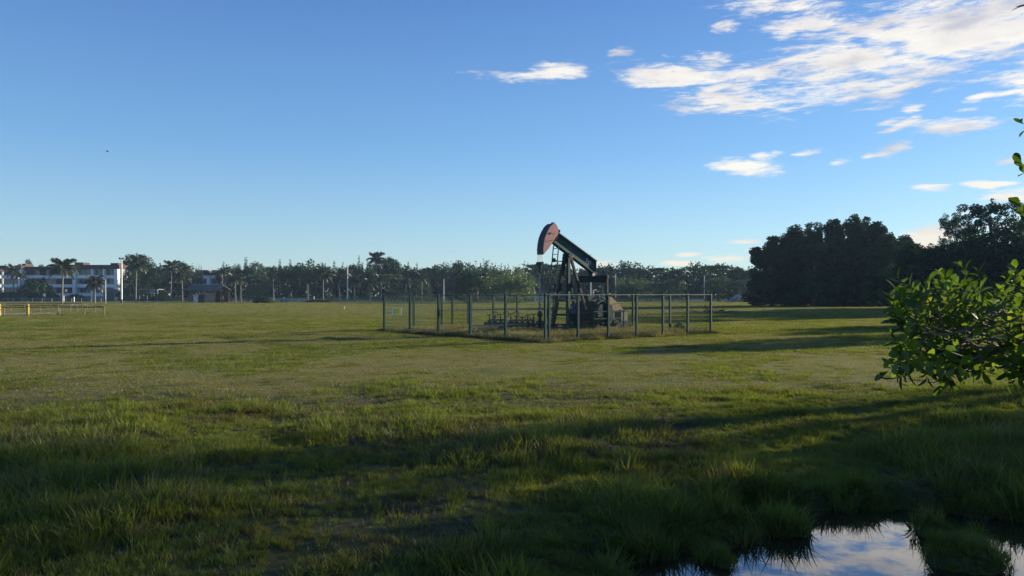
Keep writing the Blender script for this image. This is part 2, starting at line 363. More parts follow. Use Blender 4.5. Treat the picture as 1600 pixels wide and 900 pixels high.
class MB:
    """collects shapes, builds ONE mesh object; org = world point the owning thing stands at"""
    def __init__(s):
        s.v = []; s.f = []; s.smooth = False
    def add(s, vs, fs):
        b = len(s.v)
        s.v += [Vector(v) for v in vs]
        s.f += [tuple(b + i for i in f) for f in fs]
        return s
    def box(s, c, size, M=None):
        c = Vector(c); hx, hy, hz = size[0] / 2, size[1] / 2, size[2] / 2
        vs = [Vector((x, y, z)) for x in (-hx, hx) for y in (-hy, hy) for z in (-hz, hz)]
        if M is not None:
            vs = [M @ v for v in vs]
        vs = [v + c for v in vs]
        return s.add(vs, [(0, 1, 3, 2), (4, 6, 7, 5), (0, 4, 5, 1), (2, 3, 7, 6), (0, 2, 6, 4), (1, 5, 7, 3)])
    def bar(s, p, q, w, h=None, side=None):
        """rectangular bar from p to q; w across 'side', h the other way"""
        h = h or w
        p = Vector(p); q = Vector(q); d = (q - p).normalized()
        sd = Vector(side) if side is not None else Vector((0, 0, 1)).cross(d)
        if sd.length < 1e-4:
            sd = Vector((1, 0, 0))
        sd = (sd - d * sd.dot(d)).normalized(); up = d.cross(sd)
        vs = [e + sd * (w / 2) * a + up * (h / 2) * b for e in (p, q) for a, b in ((-1, -1), (1, -1), (1, 1), (-1, 1))]
        return s.add(vs, [(0, 3, 2, 1), (4, 5, 6, 7), (0, 1, 5, 4), (1, 2, 6, 5), (2, 3, 7, 6), (3, 0, 4, 7)])
    def tube(s, pts, radii, n=8, caps=True):
        pts = [Vector(p) for p in pts]
        if not isinstance(radii, (list, tuple)):
            radii = [radii] * len(pts)
        vs = []; fs = []
        ref = None
        for i, p in enumerate(pts):
            d = (pts[min(i + 1, len(pts) - 1)] - pts[max(i - 1, 0)]).normalized()
            if ref is None:
                ref = Vector((0, 0, 1)) if abs(d.z) < 0.9 else Vector((1, 0, 0))
            a = (ref - d * ref.dot(d)).normalized(); ref = a; b = d.cross(a)
            for k in range(n):
                t = 2 * math.pi * k / n
                vs.append(p + (a * math.cos(t) + b * math.sin(t)) * radii[i])
        for i in range(len(pts) - 1):
            for k in range(n):
                fs.append((i * n + k, i * n + (k + 1) % n, (i + 1) * n + (k + 1) % n, (i + 1) * n + k))
        if caps:
            fs.append(tuple(range(n))[::-1]); fs.append(tuple((len(pts) - 1) * n + k for k in range(n)))
        return s.add(vs, fs)
    def prism(s, poly, off):
        """polygon (list of points) extruded by the vector off"""
        n = len(poly); off = Vector(off)
        vs = [Vector(p) for p in poly] + [Vector(p) + off for p in poly]
        fs = [tuple(range(n))[::-1], tuple(range(n, 2 * n))] + [(i, (i + 1) % n, n + (i + 1) % n, n + i) for i in range(n)]
        return s.add(vs, fs)
    def lathe(s, c, prof, n=10, axis=None):
        c = Vector(c); ax = Vector(axis).normalized() if axis is not None else Vector((0, 0, 1))
        pts = [c + ax * z for r, z in prof]
        return s.tube(pts, [max(r, 0.001) for r, z in prof], n)
    def build(s, name, mat, parent=None, org=None, smooth=False):
        o0 = Vector(org) if org is not None else Vector((0, 0, 0))
        me = fastmesh(name, [v - o0 for v in s.v], s.f, mat, smooth)
        o = bpy.data.objects.new(name, me)
        if org is not None and parent is None:
            o.location = o0
        link(o, parent)
        return o

def tag(o, label=None, cat=None, group=None, kind=None):
    if label: o['label'] = label
    if cat: o['category'] = cat
    if group: o['group'] = group
    if kind: o['kind'] = kind
    return o

def thing(name, loc, label, cat, group=None, rz=0.0):
    o = bpy.data.objects.new(name, None)
    COL.objects.link(o); o.location = loc; o.rotation_euler = (0, 0, rz)
    o.empty_display_size = 0.3
    return tag(o, label, cat, group)

def inst(name, me, parent=None, loc=(0, 0, 0), rot=(0, 0, 0), scale=(1, 1, 1)):
    o = bpy.data.objects.new(name, me)
    COL.objects.link(o); o.location = loc; o.rotation_euler = rot; o.scale = scale
    if parent is not None: o.parent = parent
    return o

def bevel(o, w=0.01, seg=1):
    b = o.modifiers.new('bevel', 'BEVEL'); b.width = w; b.segments = seg; b.limit_method = 'ANGLE'
    return o

# ------------------------------------------------------------------ ground, puddle, road
def axis_coords(a, b, c0, step, n1):
    """fine near c0, coarser further out"""
    k = []
    x = 0.0; st = step
    while x < max(abs(a - c0), abs(b - c0)):
        k.append(x); x += st
        if x > n1: st *= 1.045
    k.append(max(abs(a - c0), abs(b - c0)))
    k = np.array(k)
    v = np.concatenate([c0 - k[::-1], c0 + k[1:]])
    return np.unique(np.clip(v, a, b))

gx = axis_coords(-520, 520, 1.5, 0.13, 7.5)
gy = axis_coords(-60, 520, 8.0, 0.13, 5.5)
GX, GY = np.meshgrid(gx, gy)
GZ = H(GX, GY)
V = np.stack([GX.ravel(), GY.ravel(), GZ.ravel()], 1)
nx, ny = len(gx), len(gy)
ii, jj = np.meshgrid(np.arange(ny - 1), np.arange(nx - 1), indexing='ij')
a = (ii * nx + jj).ravel()
F = np.stack([a, a + 1, a + nx + 1, a + nx], 1)
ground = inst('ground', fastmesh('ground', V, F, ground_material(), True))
tag(ground, 'flat mown field, wet and uneven in the foreground', kind='structure')

wm = MB()
wm.add([(-1.0, 1.6, WATER_Z), (10.0, 1.6, WATER_Z), (10.0, 9.0, WATER_Z), (-1.0, 9.0, WATER_Z)], [(0, 1, 2, 3)])
water = wm.build('water', water_material())
tag(water, 'shallow rain puddle mirroring the sky in the grass', kind='structure')

def strip(name, y0, y1, dz, mat, label, x0=-230, x1=240, n=120):
    xs = np.linspace(x0, x1, n)
    vs = []
    for yy in (y0, y1):
        for x in xs:
            vs.append((x, yy, Hs(x, y0) * 0 + float(H(np.array([x]), np.array([yy]))[0]) + dz))
    F = np.array([(i, i + 1, n + i + 1, n + i) for i in range(n - 1)])
    o = inst(name, fastmesh(name, np.array(vs), F, mat))
    return tag(o, label, kind='structure')
strip('road', 198.5, 203.5, 0.06, M_ASPHALT, 'narrow asphalt road along the far side of the field')
km = MB()
for yy in (198.3, 203.7):
    xs = np.linspace(-230, 240, 60)
    for a_, b_ in zip(xs[:-1], xs[1:]):
        km.bar((a_, yy, Hs(a_, yy) + 0.05), (b_, yy, Hs(b_, yy) + 0.05), 0.22, 0.16)
tag(km.build('kerb', M_CONC), 'pale concrete kerbs along both sides of the road', kind='structure')

# ------------------------------------------------------------------ trees
def unit(v):
    return v / np.maximum(np.linalg.norm(v, axis=-1, keepdims=True), 1e-9)

def leaf_quads(P, size, rng, aspect=0.55, droop=0.0):
    n = len(P)
    a = rng.normal(size=(n, 3)); a[:, 2] -= droop; a = unit(a)
    b = rng.normal(size=(n, 3)); b = unit(b - a * (a * b).sum(1, keepdims=True))
    s = size * rng.uniform(0.6, 1.3, (n, 1))
    V = np.empty((n, 4, 3))
    V[:, 0] = P - a * s / 2; V[:, 1] = P + b * s * aspect / 2; V[:, 2] = P + a * s / 2; V[:, 3] = P - b * s * aspect / 2
    F = np.arange(4 * n).reshape(n, 4)
    return V.reshape(-1, 3), F

def crown_clusters(kind, rng, w=12.0, h=14.0, low=0.1):
    """centres and radii of leaf clumps for a crown w metres wide and h metres high"""
    C = []; Rr = []
    hw = w / 2
    if kind == 'round':
        for i in range(90):
            t = rng.uniform(0, 1) ** 0.8
            z = low * h + t * (h * (0.93 - low))
            prof = math.sqrt(max(0.02, 1 - ((t - 0.42) / 0.62) ** 2))
            an = rng.uniform(0, 2 * math.pi); rr = hw * prof * math.sqrt(rng.uniform(0.15, 1)) * rng.uniform(0.72, 0.95)
            C.append((rr * math.cos(an), rr * math.sin(an), z)); Rr.append(rng.uniform(0.07, 0.13) * w)
    elif kind == 'spire':
        for i in range(60):
            t = rng.uniform(0, 1); z = low * h + t * h * 0.62
            an = rng.uniform(0, 2 * math.pi); rr = hw * math.sqrt(rng.uniform(0.1, 1)) * (0.95 - 0.35 * t)
            C.append((rr * math.cos(an), rr * math.sin(an), z)); Rr.append(rng.uniform(0.08, 0.13) * w)
        for k in range(9):
            an = k * 2.4 + rng.uniform(-.4, .4); rr = hw * (0.0 if k == 0 else rng.uniform(0.3, 0.85))
            top = h * (1.0 if k == 0 else rng.uniform(0.78, 0.98) - 0.12 * rr / hw)
            x, y = rr * math.cos(an), rr * math.sin(an)
            for j in range(7):
                t = j / 6
                C.append((x + rng.normal() * .15, y + rng.normal() * .15, h * 0.55 + (top - h * 0.57) * t)); Rr.append(w * (0.135 - 0.062 * t))
    elif kind == 'lobe':
        for i in range(80):
            t = rng.uniform(0, 1); z = low * h + t * h * 0.66
            an = rng.uniform(0, 2 * math.pi); rr = hw * math.sqrt(rng.uniform(0.1, 1)) * (0.98 - 0.3 * t)
            C.append((rr * math.cos(an), rr * math.sin(an), z)); Rr.append(rng.uniform(0.09, 0.14) * w)
        for k in range(7):
            an = k * 2.4 + rng.uniform(-.4, .4); rr = hw * (0.0 if k == 0 else rng.uniform(0.35, 0.8))
            top = h * (1.0 if k == 0 else rng.uniform(0.80, 0.97) - 0.16 * rr / hw); x, y = rr * math.cos(an), rr * math.sin(an); rl = w * rng.uniform(.13, .19)
            for j in range(26):
                d = unit(rng.normal(size=3)); zc = top - rl * 1.15
                C.append((x + d[0] * rl * .62, y + d[1] * rl * .62, zc + d[2] * rl * .8 - abs(rng.normal()) * .8)); Rr.append(rl * rng.uniform(.25, .62))
    elif kind == 'umbrella':
        for i in range(75):
            lay = rng.choice([0.66, 0.8, 0.92], p=[.25, .35, .4])
            an = rng.uniform(0, 2 * math.pi); rr = hw * (1.08 - 0.4 * (lay - .66) / .26) * math.sqrt(rng.uniform(0.03, 1))
            C.append((rr * math.cos(an), rr * math.sin(an), h * (lay + rng.normal() * 0.012) - 0.06 * h * (rr / hw) ** 2)); Rr.append(rng.uniform(0.05, 0.09) * w)
        for i in range(50):
            t = rng.uniform(0, 1); an = rng.uniform(0, 2 * math.pi); rr = hw * math.sqrt(rng.uniform(0.05, 1)) * 0.9
            C.append((rr * math.cos(an), rr * math.sin(an), h * (low + 0.5 * t))); Rr.append(rng.uniform(0.08, 0.12) * w)
    elif kind == 'feather':
        for i in range(40):
            t = rng.uniform(0, 1); an = rng.uniform(0, 2 * math.pi); rr = hw * math.sqrt(rng.uniform(0.05, 1)) * 0.85
            C.append((rr * math.cos(an), rr * math.sin(an), h * (low + 0.55 * t))); Rr.append(rng.uniform(0.09, 0.13) * w)
        for k in range(34):
            an = rng.uniform(0, 2 * math.pi); rr = hw * math.sqrt(rng.uniform(0.0, 1)) * 0.8
            top = h * rng.uniform(0.78, 1.0) * (1 - 0.22 * (rr / hw) ** 2)
            lean = rng.uniform(0.1, 0.5)
            for j in range(7):
                t = j / 6
                z = h * 0.5 + (top - h * 0.5) * t
                C.append((math.cos(an) * (rr + lean * t * t * 2.4), math.sin(an) * (rr + lean * t * t * 2.4), z)); Rr.append(w * (0.065 - 0.035 * t))
    elif kind in ('airy', 'high'):
        for k in range(46):
            an = rng.uniform(0, 2 * math.pi); t = rng.uniform(0, 1)
            z = h * ((0.30 + 0.64 * t) if kind == 'airy' else (0.70 + 0.25 * t)); prof = math.sqrt(max(0.05, 1 - ((t - 0.5) / 0.6) ** 2)); rr = hw * prof * math.sqrt(rng.uniform(0.05, 1)) * .88
            for j in range(7):
                C.append((rr * math.cos(an) + rng.normal() * w * .075, rr * math.sin(an) + rng.normal() * w * .075, z + rng.normal() * w * .05)); Rr.append(w * rng.uniform(0.02, 0.075))
    elif kind == 'dome':
        for i in range(110):
            d = unit(rng.normal(size=3)); d[2] = abs(d[2]); rr = rng.uniform(0.5, 1) ** 0.6
            C.append((d[0] * hw * rr * .92, d[1] * hw * rr * .92, h * 0.06 + d[2] * h * 0.88 * rr)); Rr.append(rng.uniform(0.06, 0.11) * w)
    return np.array(C), np.array(Rr)

def crown_mesh(kind, seed, mat, nleaf=7000, leaf=0.5, w=12.0, h=14.0, low=0.1, inner=0.6):
    rng = np.random.default_rng(seed)
    C, Rr = crown_clusters(kind, rng, w, h, low)
    p = Rr ** 2; p = p / p.sum()
    idx = rng.choice(len(C), nleaf, p=p)
    d = unit(rng.normal(size=(nleaf, 3))); r = Rr[idx][:, None] * (rng.uniform(0.25, 1, (nleaf, 1)) ** inner)
    P = C[idx] + d * r * np.array([1, 1, 0.85])
    P[:, 2] = np.maximum(P[:, 2], 0.05)
    V, F = leaf_quads(P, leaf, rng)
    return fastmesh('crown', V, F, mat), C

def trunk_mesh(seed, C, w=12.0, h=14.0, r=0.35, nl=9):
    rng = np.random.default_rng(seed)
    m = MB()
    top = Vector((rng.normal() * .2, rng.normal() * .2, h * 0.6))
    mid = Vector((rng.normal() * .15, rng.normal() * .15, h * 0.25))
    m.tube([(0, 0, -0.4), (0, 0, 0.3), mid, top], [r * 1.5, r * 1.05, r * 0.85, r * 0.3], 7)
    for i in rng.choice(len(C), min(nl, len(C)), replace=False):
        e = Vector(C[i]); 
        if e.z < h * .3: continue
        st = mid.lerp(top, rng.uniform(-0.1, 0.8)); q = st.lerp(e, 0.5); q.z += 0.04 * h
        m.tube([st, q, e], [r * 0.45, r * 0.28, r * 0.07], 5)
    return fastmesh('trunk', m.v, m.f, M_BARK)

TREES = {}
def variant(kind, matname, n, low=0.03, **kw):
    key = (kind, matname)
    if key not in TREES:
        TREES[key] = []
        for i in range(n):
            sd = abs(hash((len(kind) * 31 + ord(kind[0]) * 7, len(matname), i))) % 99991 + 13 * i
            cm, C = crown_mesh(kind, sd, MATS[matname], low=low, **kw)
            TREES[key].append((cm, trunk_mesh(sd + 5, C, kw.get('w', 12.0), kw.get('h', 14.0)), kw.get('w', 12.0), kw.get('h', 14.0)))
    return TREES[key]

def put_tree(x, y, width, height, kind, matname, label, group, i, name='broadleaf_tree', cat='tree', lib=None):
    vs = (lib or variant(kind, matname, 3))
    cm, tm, w0, h0 = vs[i % len(vs)]
    t = thing(name, (x, y, Hs(x, y) - 0.05), label, cat, group, rz=random.uniform(0, 6.28))
    s = (width / w0, width / w0, height / h0)
    inst('crown', cm, t, scale=s); inst('trunk', tm, t, scale=s)
    return t

FARGROUP = 'trees of the far treeline'
far = [  # px, top py, width px, distance, kind, material, label
    (43, 406, 22, 243, 'round', 'foliage_dark', 'small dark treetop poking above the roof at the left end of the apartment block'),
    (66, 412, 16, 243, 'round', 'foliage_dark', 'low treetop just showing over the maroon roof left of the tall palm'),
    (214, 398, 58, 228, 'round', 'foliage_dark', 'tall wide dark tree behind the drooping palm, right of the white mast'),
    (239, 409, 28, 236, 'spire', 'foliage_dark', 'narrow dark tree right of the wide tree by the white mast'),
    (262, 414, 32, 236, 'round', 'foliage_dark', 'rounded dark tree under the feathery palm top left of the shelter'),
    (284, 410, 36, 234, 'round', 'foliage_dark', 'dark rounded tree above the left gable of the shelter'),
    (304, 411, 26, 226, 'feather', 'foliage_mid', 'lighter loose tree standing left of the stepped maroon roof'),
    (349, 411, 24, 224, 'spire', 'foliage_dark', 'pointed dark tree right above the shelter roof end'),
    (367, 414, 22, 234, 'spire', 'foliage_dark', 'small pointed tree between the shelter and the round bush'),
    (384, 405, 32, 232, 'spire', 'foliage_dark', 'tall dark jagged tree left of the round bush'),
    (402, 410, 36, 220, 'round', 'foliage_mid', 'broad olive tree directly behind the round bush'),
    (421, 417, 28, 236, 'round', 'foliage_dark', 'low rounded tree behind the small palm right of the bush'),
    (437, 408, 24, 236, 'spire', 'foliage_dark', 'first spiky tree right of the bush, above the person in white'),
    (453, 408, 24, 233, 'spire', 'foliage_dark', 'second spiky tree right of the bush'),
    (468, 416, 24, 236, 'round', 'foliage_dark', 'lower rounded tree left of the bare palm trunk'),
    (482, 409, 22, 233, 'spire', 'foliage_dark', 'pointed dark tree behind the bare palm trunk'),
    (496, 414, 20, 236, 'round', 'foliage_dark', 'small rounded tree just right of the bare palm trunk'),
    (508, 413, 20, 234, 'spire', 'foliage_dark', 'dark tree behind the first palm left of the tall pale post'),
    (522, 410, 22, 231, 'spire', 'foliage_dark', 'dark pointed tree a little left of the tall pale post'),
    (536, 412, 18, 235, 'spire', 'foliage_dark', 'slim dark tree touching the tall pale post on its left'),
    (550, 414, 22, 235, 'round', 'foliage_dark', 'rounded dark tree just right of the tall pale post'),
    (561, 402, 18, 233, 'spire', 'foliage_dark', 'slender high spike of a tree left of the tall palm'),
    (574, 409, 26, 233, 'spire', 'foliage_dark', 'dark tree under the left fronds of the tall palm'),
    (609, 403, 48, 230, 'round', 'foliage_dark', 'big domed tree right of the tall palm, above the fence corner'),
    (638, 411, 18, 235, 'spire', 'foliage_dark', 'small spiky tree right of the big domed tree'),
    (652, 413, 22, 235, 'spire', 'foliage_dark', 'spiky tree above the third fence post from the left'),
    (669, 418, 28, 236, 'umbrella', 'foliage_dark', 'flat topped tree with a gap of sky at its left'),
    (684, 414, 28, 234, 'round', 'foliage_dark', 'rounded tree behind the lamp post by the enclosure'),
    (699, 406, 28, 232, 'feather', 'foliage_mid', 'feathery tree rising above the lamp post'),
    (715, 411, 28, 234, 'round', 'foliage_dark', 'domed tree right of the lamp post'),
    (732, 414, 30, 232, 'feather', 'foliage_dark', 'low feathery tree between the domed tree and the willowy trees'),
    (750, 404, 46, 205, 'feather', 'foliage_mid', 'tallest willowy tree, left of the pale green tree by the pump jack'),
    (772, 410, 42, 208, 'feather', 'foliage_mid', 'second willowy tree, right beside the tallest one'),
    (798, 413, 42, 206, 'feather', 'foliage_light', 'willowy light tree with upright shoots behind the pale bush tree'),
    (820, 420, 34, 215, 'feather', 'foliage_light', 'light willowy tree just left of the horsehead cable'),
    (848, 412, 74, 236, 'umbrella', 'foliage_dark', 'wide flat crowned tree behind the hanging cable of the pump jack'),
    (884, 424, 44, 238, 'round', 'foliage_dark', 'dark tree seen between the legs of the pump jack'),
    (914, 420, 38, 238, 'round', 'foliage_dark', 'dark tree behind the sloping beam tail'),
    (940, 418, 34, 238, 'round', 'foliage_dark', 'dark tree just right of the beam tail'),
    (963, 421, 32, 238, 'round', 'foliage_dark', 'dark tree behind the slim lamp post right of the pump jack'),
    (986, 418, 40, 236, 'umbrella', 'foliage_dark', 'flat topped dark tree above the pale round tree right of the jack'),
    (1007, 421, 28, 238, 'round', 'foliage_dark', 'rounded tree right of the flat topped one behind the pale round tree'),
    (1028, 418, 40, 236, 'umbrella', 'foliage_dark', 'flat topped tree above the right part of the enclosure fence'),
    (1056, 420, 40, 238, 'round', 'foliage_dark', 'broad dark tree above the right fence posts'),
    (1084, 418, 28, 236, 'umbrella', 'foliage_dark', 'small flat topped tree left of the right hand lamp post'),
    (1099, 424, 26, 238, 'round', 'foliage_dark', 'low dark tree behind the right hand lamp post'),
    (1124, 414, 52, 232, 'umbrella', 'foliage_dark', 'wide layered tree right of the right hand lamp post'),
    (1152, 419, 40, 236, 'round', 'foliage_dark', 'dark tree between the layered tree and the big near clump'),
    (1178, 420, 44, 236, 'round', 'foliage_dark', 'dark tree half hidden by the left edge of the big near clump'),
    # nearer, lighter ones standing before the treeline
    (745, 424, 76, 180, 'round', 'foliage_dark', 'dense dark low tree left of the pale green bush tree'),
    (798, 424, 92, 172, 'feather', 'foliage_light', 'pale green bushy tree left of the pump jack with foliage to the ground'),
    (612, 428, 66, 207, 'round', 'foliage_mid', 'grey green tree behind the left corner of the enclosure'),
    (650, 436, 54, 205, 'round', 'foliage_mid', 'low grey green tree behind the third fence post'),
    (990, 430, 66, 200, 'feather', 'foliage_light', 'pale green round tree right of the pump jack'),
    (1050, 436, 60, 208, 'round', 'foliage_mid', 'soft green tree behind the right fence panels'),
    (1122, 434, 56, 206, 'round', 'foliage_mid', 'soft green tree just right of the right hand lamp post'),
    (1166, 436, 50, 204, 'round', 'foliage_mid', 'soft green tree beside the left edge of the big near clump'),
    (398, 430, 44, 212, 'round', 'foliage_mid', 'dusty olive low tree behind and left of the round bush'),
    (232, 425, 60, 214, 'round', 'foliage_dark', 'low dark tree behind the open lean-to'),
    (203, 424, 34, 207, 'round', 'foliage_dark', 'low dark tree close behind the foot of the white mast'),
    (180, 432, 12, 216, 'round', 'foliage_dark', 'narrow dark shrub tree against the right end of the apartments'),
]
for i, (px, top, wpx, d, kind, mt, lab) in enumerate(far):
    p = W(px, top, d); g = Hs(p.x, d)
    put_tree(p.x, d, wpx / FPX * d * 1.12, (p.z - g) * 1.03, kind, mt, lab, FARGROUP, i)

# far wood that fills in behind the single trees
rng = np.random.default_rng(21)
C = []; Rr = []
for i in range(2600):
    px = rng.uniform(188, 1420); d = rng.uniform(246, 268)
    top = 419 + 5 * math.sin(px * .05) + rng.uniform(-3, 6)
    if 300 < px < 350: top += 22
    z = rng.uniform(0.0, 1) ** 0.9 * ((460 - top) / FPX * d + 0.9)
    C.append(((px - 800) / FPX * d, d, 1.1 + z)); Rr.append(rng.uniform(1.2, 2.2))
C = np.array(C); Rr = np.array(Rr)
idx = rng.integers(0, len(C), 110000)
P = C[idx] + unit(rng.normal(size=(110000, 3))) * Rr[idx][:, None] * rng.uniform(.4, 1, (110000, 1))
Vv, Ff = leaf_quads(P, 0.75, rng, 0.8)
tag(inst('woodland', fastmesh('woodland', Vv, Ff, M_FOL_DARK)), 'dark wood closing the view behind the field', kind='stuff')

# the big near clump on the right
BIG = [crown_mesh('lobe', 101 + i, M_FOL_DARK, 34000, 0.40, 10.0, 16.0, 0.02, 0.6) for i in range(3)]
BIGLIB = [(cm, trunk_mesh(300 + i, Cc, 10.0, 16.0, 0.4), 10.0, 16.0) for i, (cm, Cc) in enumerate(BIG)]
big = [(1206, 368, 74, 124, 'leftmost tree of the big dark clump, lower than its neighbours'),
       (1240, 349, 84, 128, 'second tree of the big dark clump with a double pointed top'),
       (1272, 346, 84, 122, 'tree of the big dark clump whose trunk shows above the grass'),
       (1303, 341, 78, 128, 'tree left of the highest spire in the big dark clump'),
       (1331, 333, 76, 125, 'highest pointed tree in the middle of the big dark clump'),
       (1353, 337, 70, 130, 'pointed tree just right of the highest spire in the big dark clump'),
       (1372, 345, 74, 126, 'last high pointed tree on the right side of the big dark clump'),
       (1408, 366, 96, 134, 'broad lower shoulder at the right end of the big dark clump')]
for i, (px, top, wpx, d, lab) in enumerate(big):
    p = W(px, top, d)
    put_tree(p.x, d, wpx / FPX * d * 1.15, p.z + .2, 'spire', 'foliage_dark', lab, 'trees of the big clump on the right', i, lib=BIGLIB)
RB = [crown_mesh('round', 131 + i, M_FOL_DARK, 20000, 0.36, 12.0, 12.0, 0.03) for i in range(2)]
RBL = [(cm, trunk_mesh(320 + i, Cc, 12.0, 12.0, 0.4), 12.0, 12.0) for i, (cm, Cc) in enumerate(RB)]
AI = [crown_mesh('airy', 141 + i, M_FOL_DARK, 26000, 0.22, 9.0, 13.0, 0.1, 0.45) for i in range(2)]
HI = [crown_mesh('high', 147 + i, M_FOL_DARK, 8000, 0.26, 8.0, 20.0, 0.1) for i in range(2)]
HIL = [(cm, trunk_mesh(346 + i, Cc, 8.0, 20.0, 0.3, 20), 8.0, 20.0) for i, (cm, Cc) in enumerate(HI)]
AIL = [(cm, trunk_mesh(340 + i, Cc, 9.0, 13.0, 0.28, 26), 9.0, 13.0) for i, (cm, Cc) in enumerate(AI)]
right = [(1440, 386, 120, 100, 'round', 'dark rounded tree right of the big clump behind the leafy branch'),
         (1486, 384, 130, 92, 'round', 'dark tree under the small loose crown on the right'),
         (1540, 388, 150, 86, 'round', 'dark tree under the tall loose crown on the right'),
         (1610, 384, 160, 80, 'round', 'dark tree at the right edge above the leafy branch'),
         (1402, 424, 90, 104, 'round', 'low dark thicket tree at the foot of the big clump'),
         (1500, 343, 74, 96, 'airy', 'small loose crowned tree with sky showing through it'),
         (1556, 319, 124, 84, 'airy', 'tall loose crowned tree near the right edge, sky glowing through it'),
         (1625, 322, 110, 78, 'airy', 'tall loose tree cut off by the right edge')]
for i, (px, top, wpx, d, kind, lab) in enumerate(right):
    p = W(px, top, d)
    put_tree(p.x, d, wpx / FPX * d * 1.1, p.z * 1.06, kind, 'foliage_dark', lab, 'trees at the right side of the field', i, lib=RBL if kind == 'round' else AIL)

# trees beyond the right edge of the picture whose shade falls across the foreground
SH = [(17.0, 13.4, 5.4, 4.6), (15.6, 10.8, 4.6, 3.7), (15.6, 8.2, 4.5, 3.2), (24.5, 17.2, 6.5, 6.0), (22.5, 13.5, 6, 5.4), (34.5, 42, 6.5, 7.5), (60, 62, 12, 11), (31, 19.6, 7.0, 7.6), (48, 28.0, 8, 12.0), (46, 33.5, 7.0, 17.0)]
SHL = ['low dense tree closest beyond the right edge of the puddle', 'small tree second in from the puddle outside the right edge', 'lowest leafy tree just outside the right edge by the puddle', 'loose crowned tree behind the low ones outside the right edge', 'middle sized dense tree between the low ones and the loose one, outside the edge', 'dense tree outside the right edge level with the pump jack', 'big dense tree outside the right edge behind the level of the pump jack', 'dense tree in the second row outside the right edge', 'tall loose crowned tree far outside the right edge', 'high crowned bare stemmed tree far outside the right edge']
for i, (x, y, w_, h_) in enumerate(SH):
    put_tree(x, y, w_, h_, 'round', 'foliage_dark', SHL[i], 'trees outside the right edge of the picture', i, lib=HIL if i > 8 else AIL if i in (0, 3, 7, 8) else RBL)

# bushes
BU = [crown_mesh('dome', 151 + i, M_FOL_DARK, 5000, 0.32, 6.0, 3.0, 0.0) for i in range(2)]
BUM = [crown_mesh('dome', 161 + i, M_FOL_MID, 5000, 0.26, 6.0, 3.0, 0.0) for i in range(2)]
def bush(px, top, base_d, wpx, label, group=None, lib=BU, k=0, name='bush'):
    p = W(px, top, base_d); g = Hs(p.x, base_d)
    o = inst(name, lib[k][0], None, (p.x, base_d, g - 0.1), (0, 0, k * 2.1 + px), (wpx / FPX * base_d / 6, wpx / FPX * base_d / 6, (p.z - g) / 2.85))
    return tag(o, label, 'bush', group)
bush(56, 435, 205, 60, 'large dark rounded bush in front of the white apartments')
bush(8, 455, 206, 44, 'low dark bush at the left picture edge below the apartments', k=1)
bush(118, 459, 210, 30, 'low clipped bush under the right half of the apartments', k=1)
bush(409, 463, 168, 26, 'round dark bush alone at the field edge', k=0)
bush(421, 464, 170, 20, 'paler green bush leaning on the round dark bush', lib=BUM, k=1)
bush(255, 458, 206, 30, 'low dark bush right of the open lean-to', k=1)
bush(1240, 463, 130, 14, 'small dark bush beside the pale box under the big clump', k=1)
bush(1298, 472, 122, 22, 'low bush between the trunks of the big clump', k=0)
bush(1350, 468, 120, 60, 'low dark undergrowth bush at the right foot of the big clump', k=1)
bush(497, 467, 186, 40, 'low flat weed mound by the short white post', lib=BUM, k=0)
bush(670, 466, 205, 24, 'low shrub behind the enclosure left of the lamp post', lib=BUM, k=1)
bush(1150, 458, 200, 30, 'low grey green shrub beside the parked cars', lib=BUM, k=0)

# ------------------------------------------------------------------ palms
def frond_mesh(theta0, bend, seed, L=1.0):
    """one pinnate frond of length about 1, starting along +X at pitch theta0"""
    rng = np.random.default_rng(seed)
    m = MB(); pts = []; th = theta0; p = Vector((0, 0, 0)); n = 9
    for i in range(n + 1):
        pts.append(p.copy()); p = p + Vector((math.cos(th), 0, math.sin(th))) * (L / n); th -= bend / n * (0.6 + 0.8 * i / n)
    m.tube(pts, [0.016 - 0.013 * i / n for i in range(n + 1)], 4)
    for k in range(30):
        t = 0.1 + 0.88 * k / 29; f = t * n; i = min(int(f), n - 1); q = pts[i].lerp(pts[i + 1], f - i); d = (pts[i + 1] - pts[i]).normalized()
        ln = 0.30 * math.sin(math.pi * (0.12 + 0.80 * t)) ** 0.7 * rng.uniform(.8, 1.15)
        for s in (-1, 1):
            out = Vector((0, s, 0)) * 0.75 + d * 0.55 + Vector((0, 0, -0.25 - rng.uniform(0, .35)))
            out.normalize(); w = d * 0.019
            tip = q + out * ln + Vector((0, 0, -ln * .3)); midp = q + out * ln * .5
            m.add([q - w, q + w, midp + w * .9, tip, midp - w * .9], [(0, 1, 2, 3, 4)])
    return fastmesh('frond', m.v, m.f, M_FROND)
FR = [frond_mesh(R(70), R(75), 1), frond_mesh(R(40), R(100), 2), frond_mesh(R(10), R(95), 3), frond_mesh(R(-15), R(75), 4)]

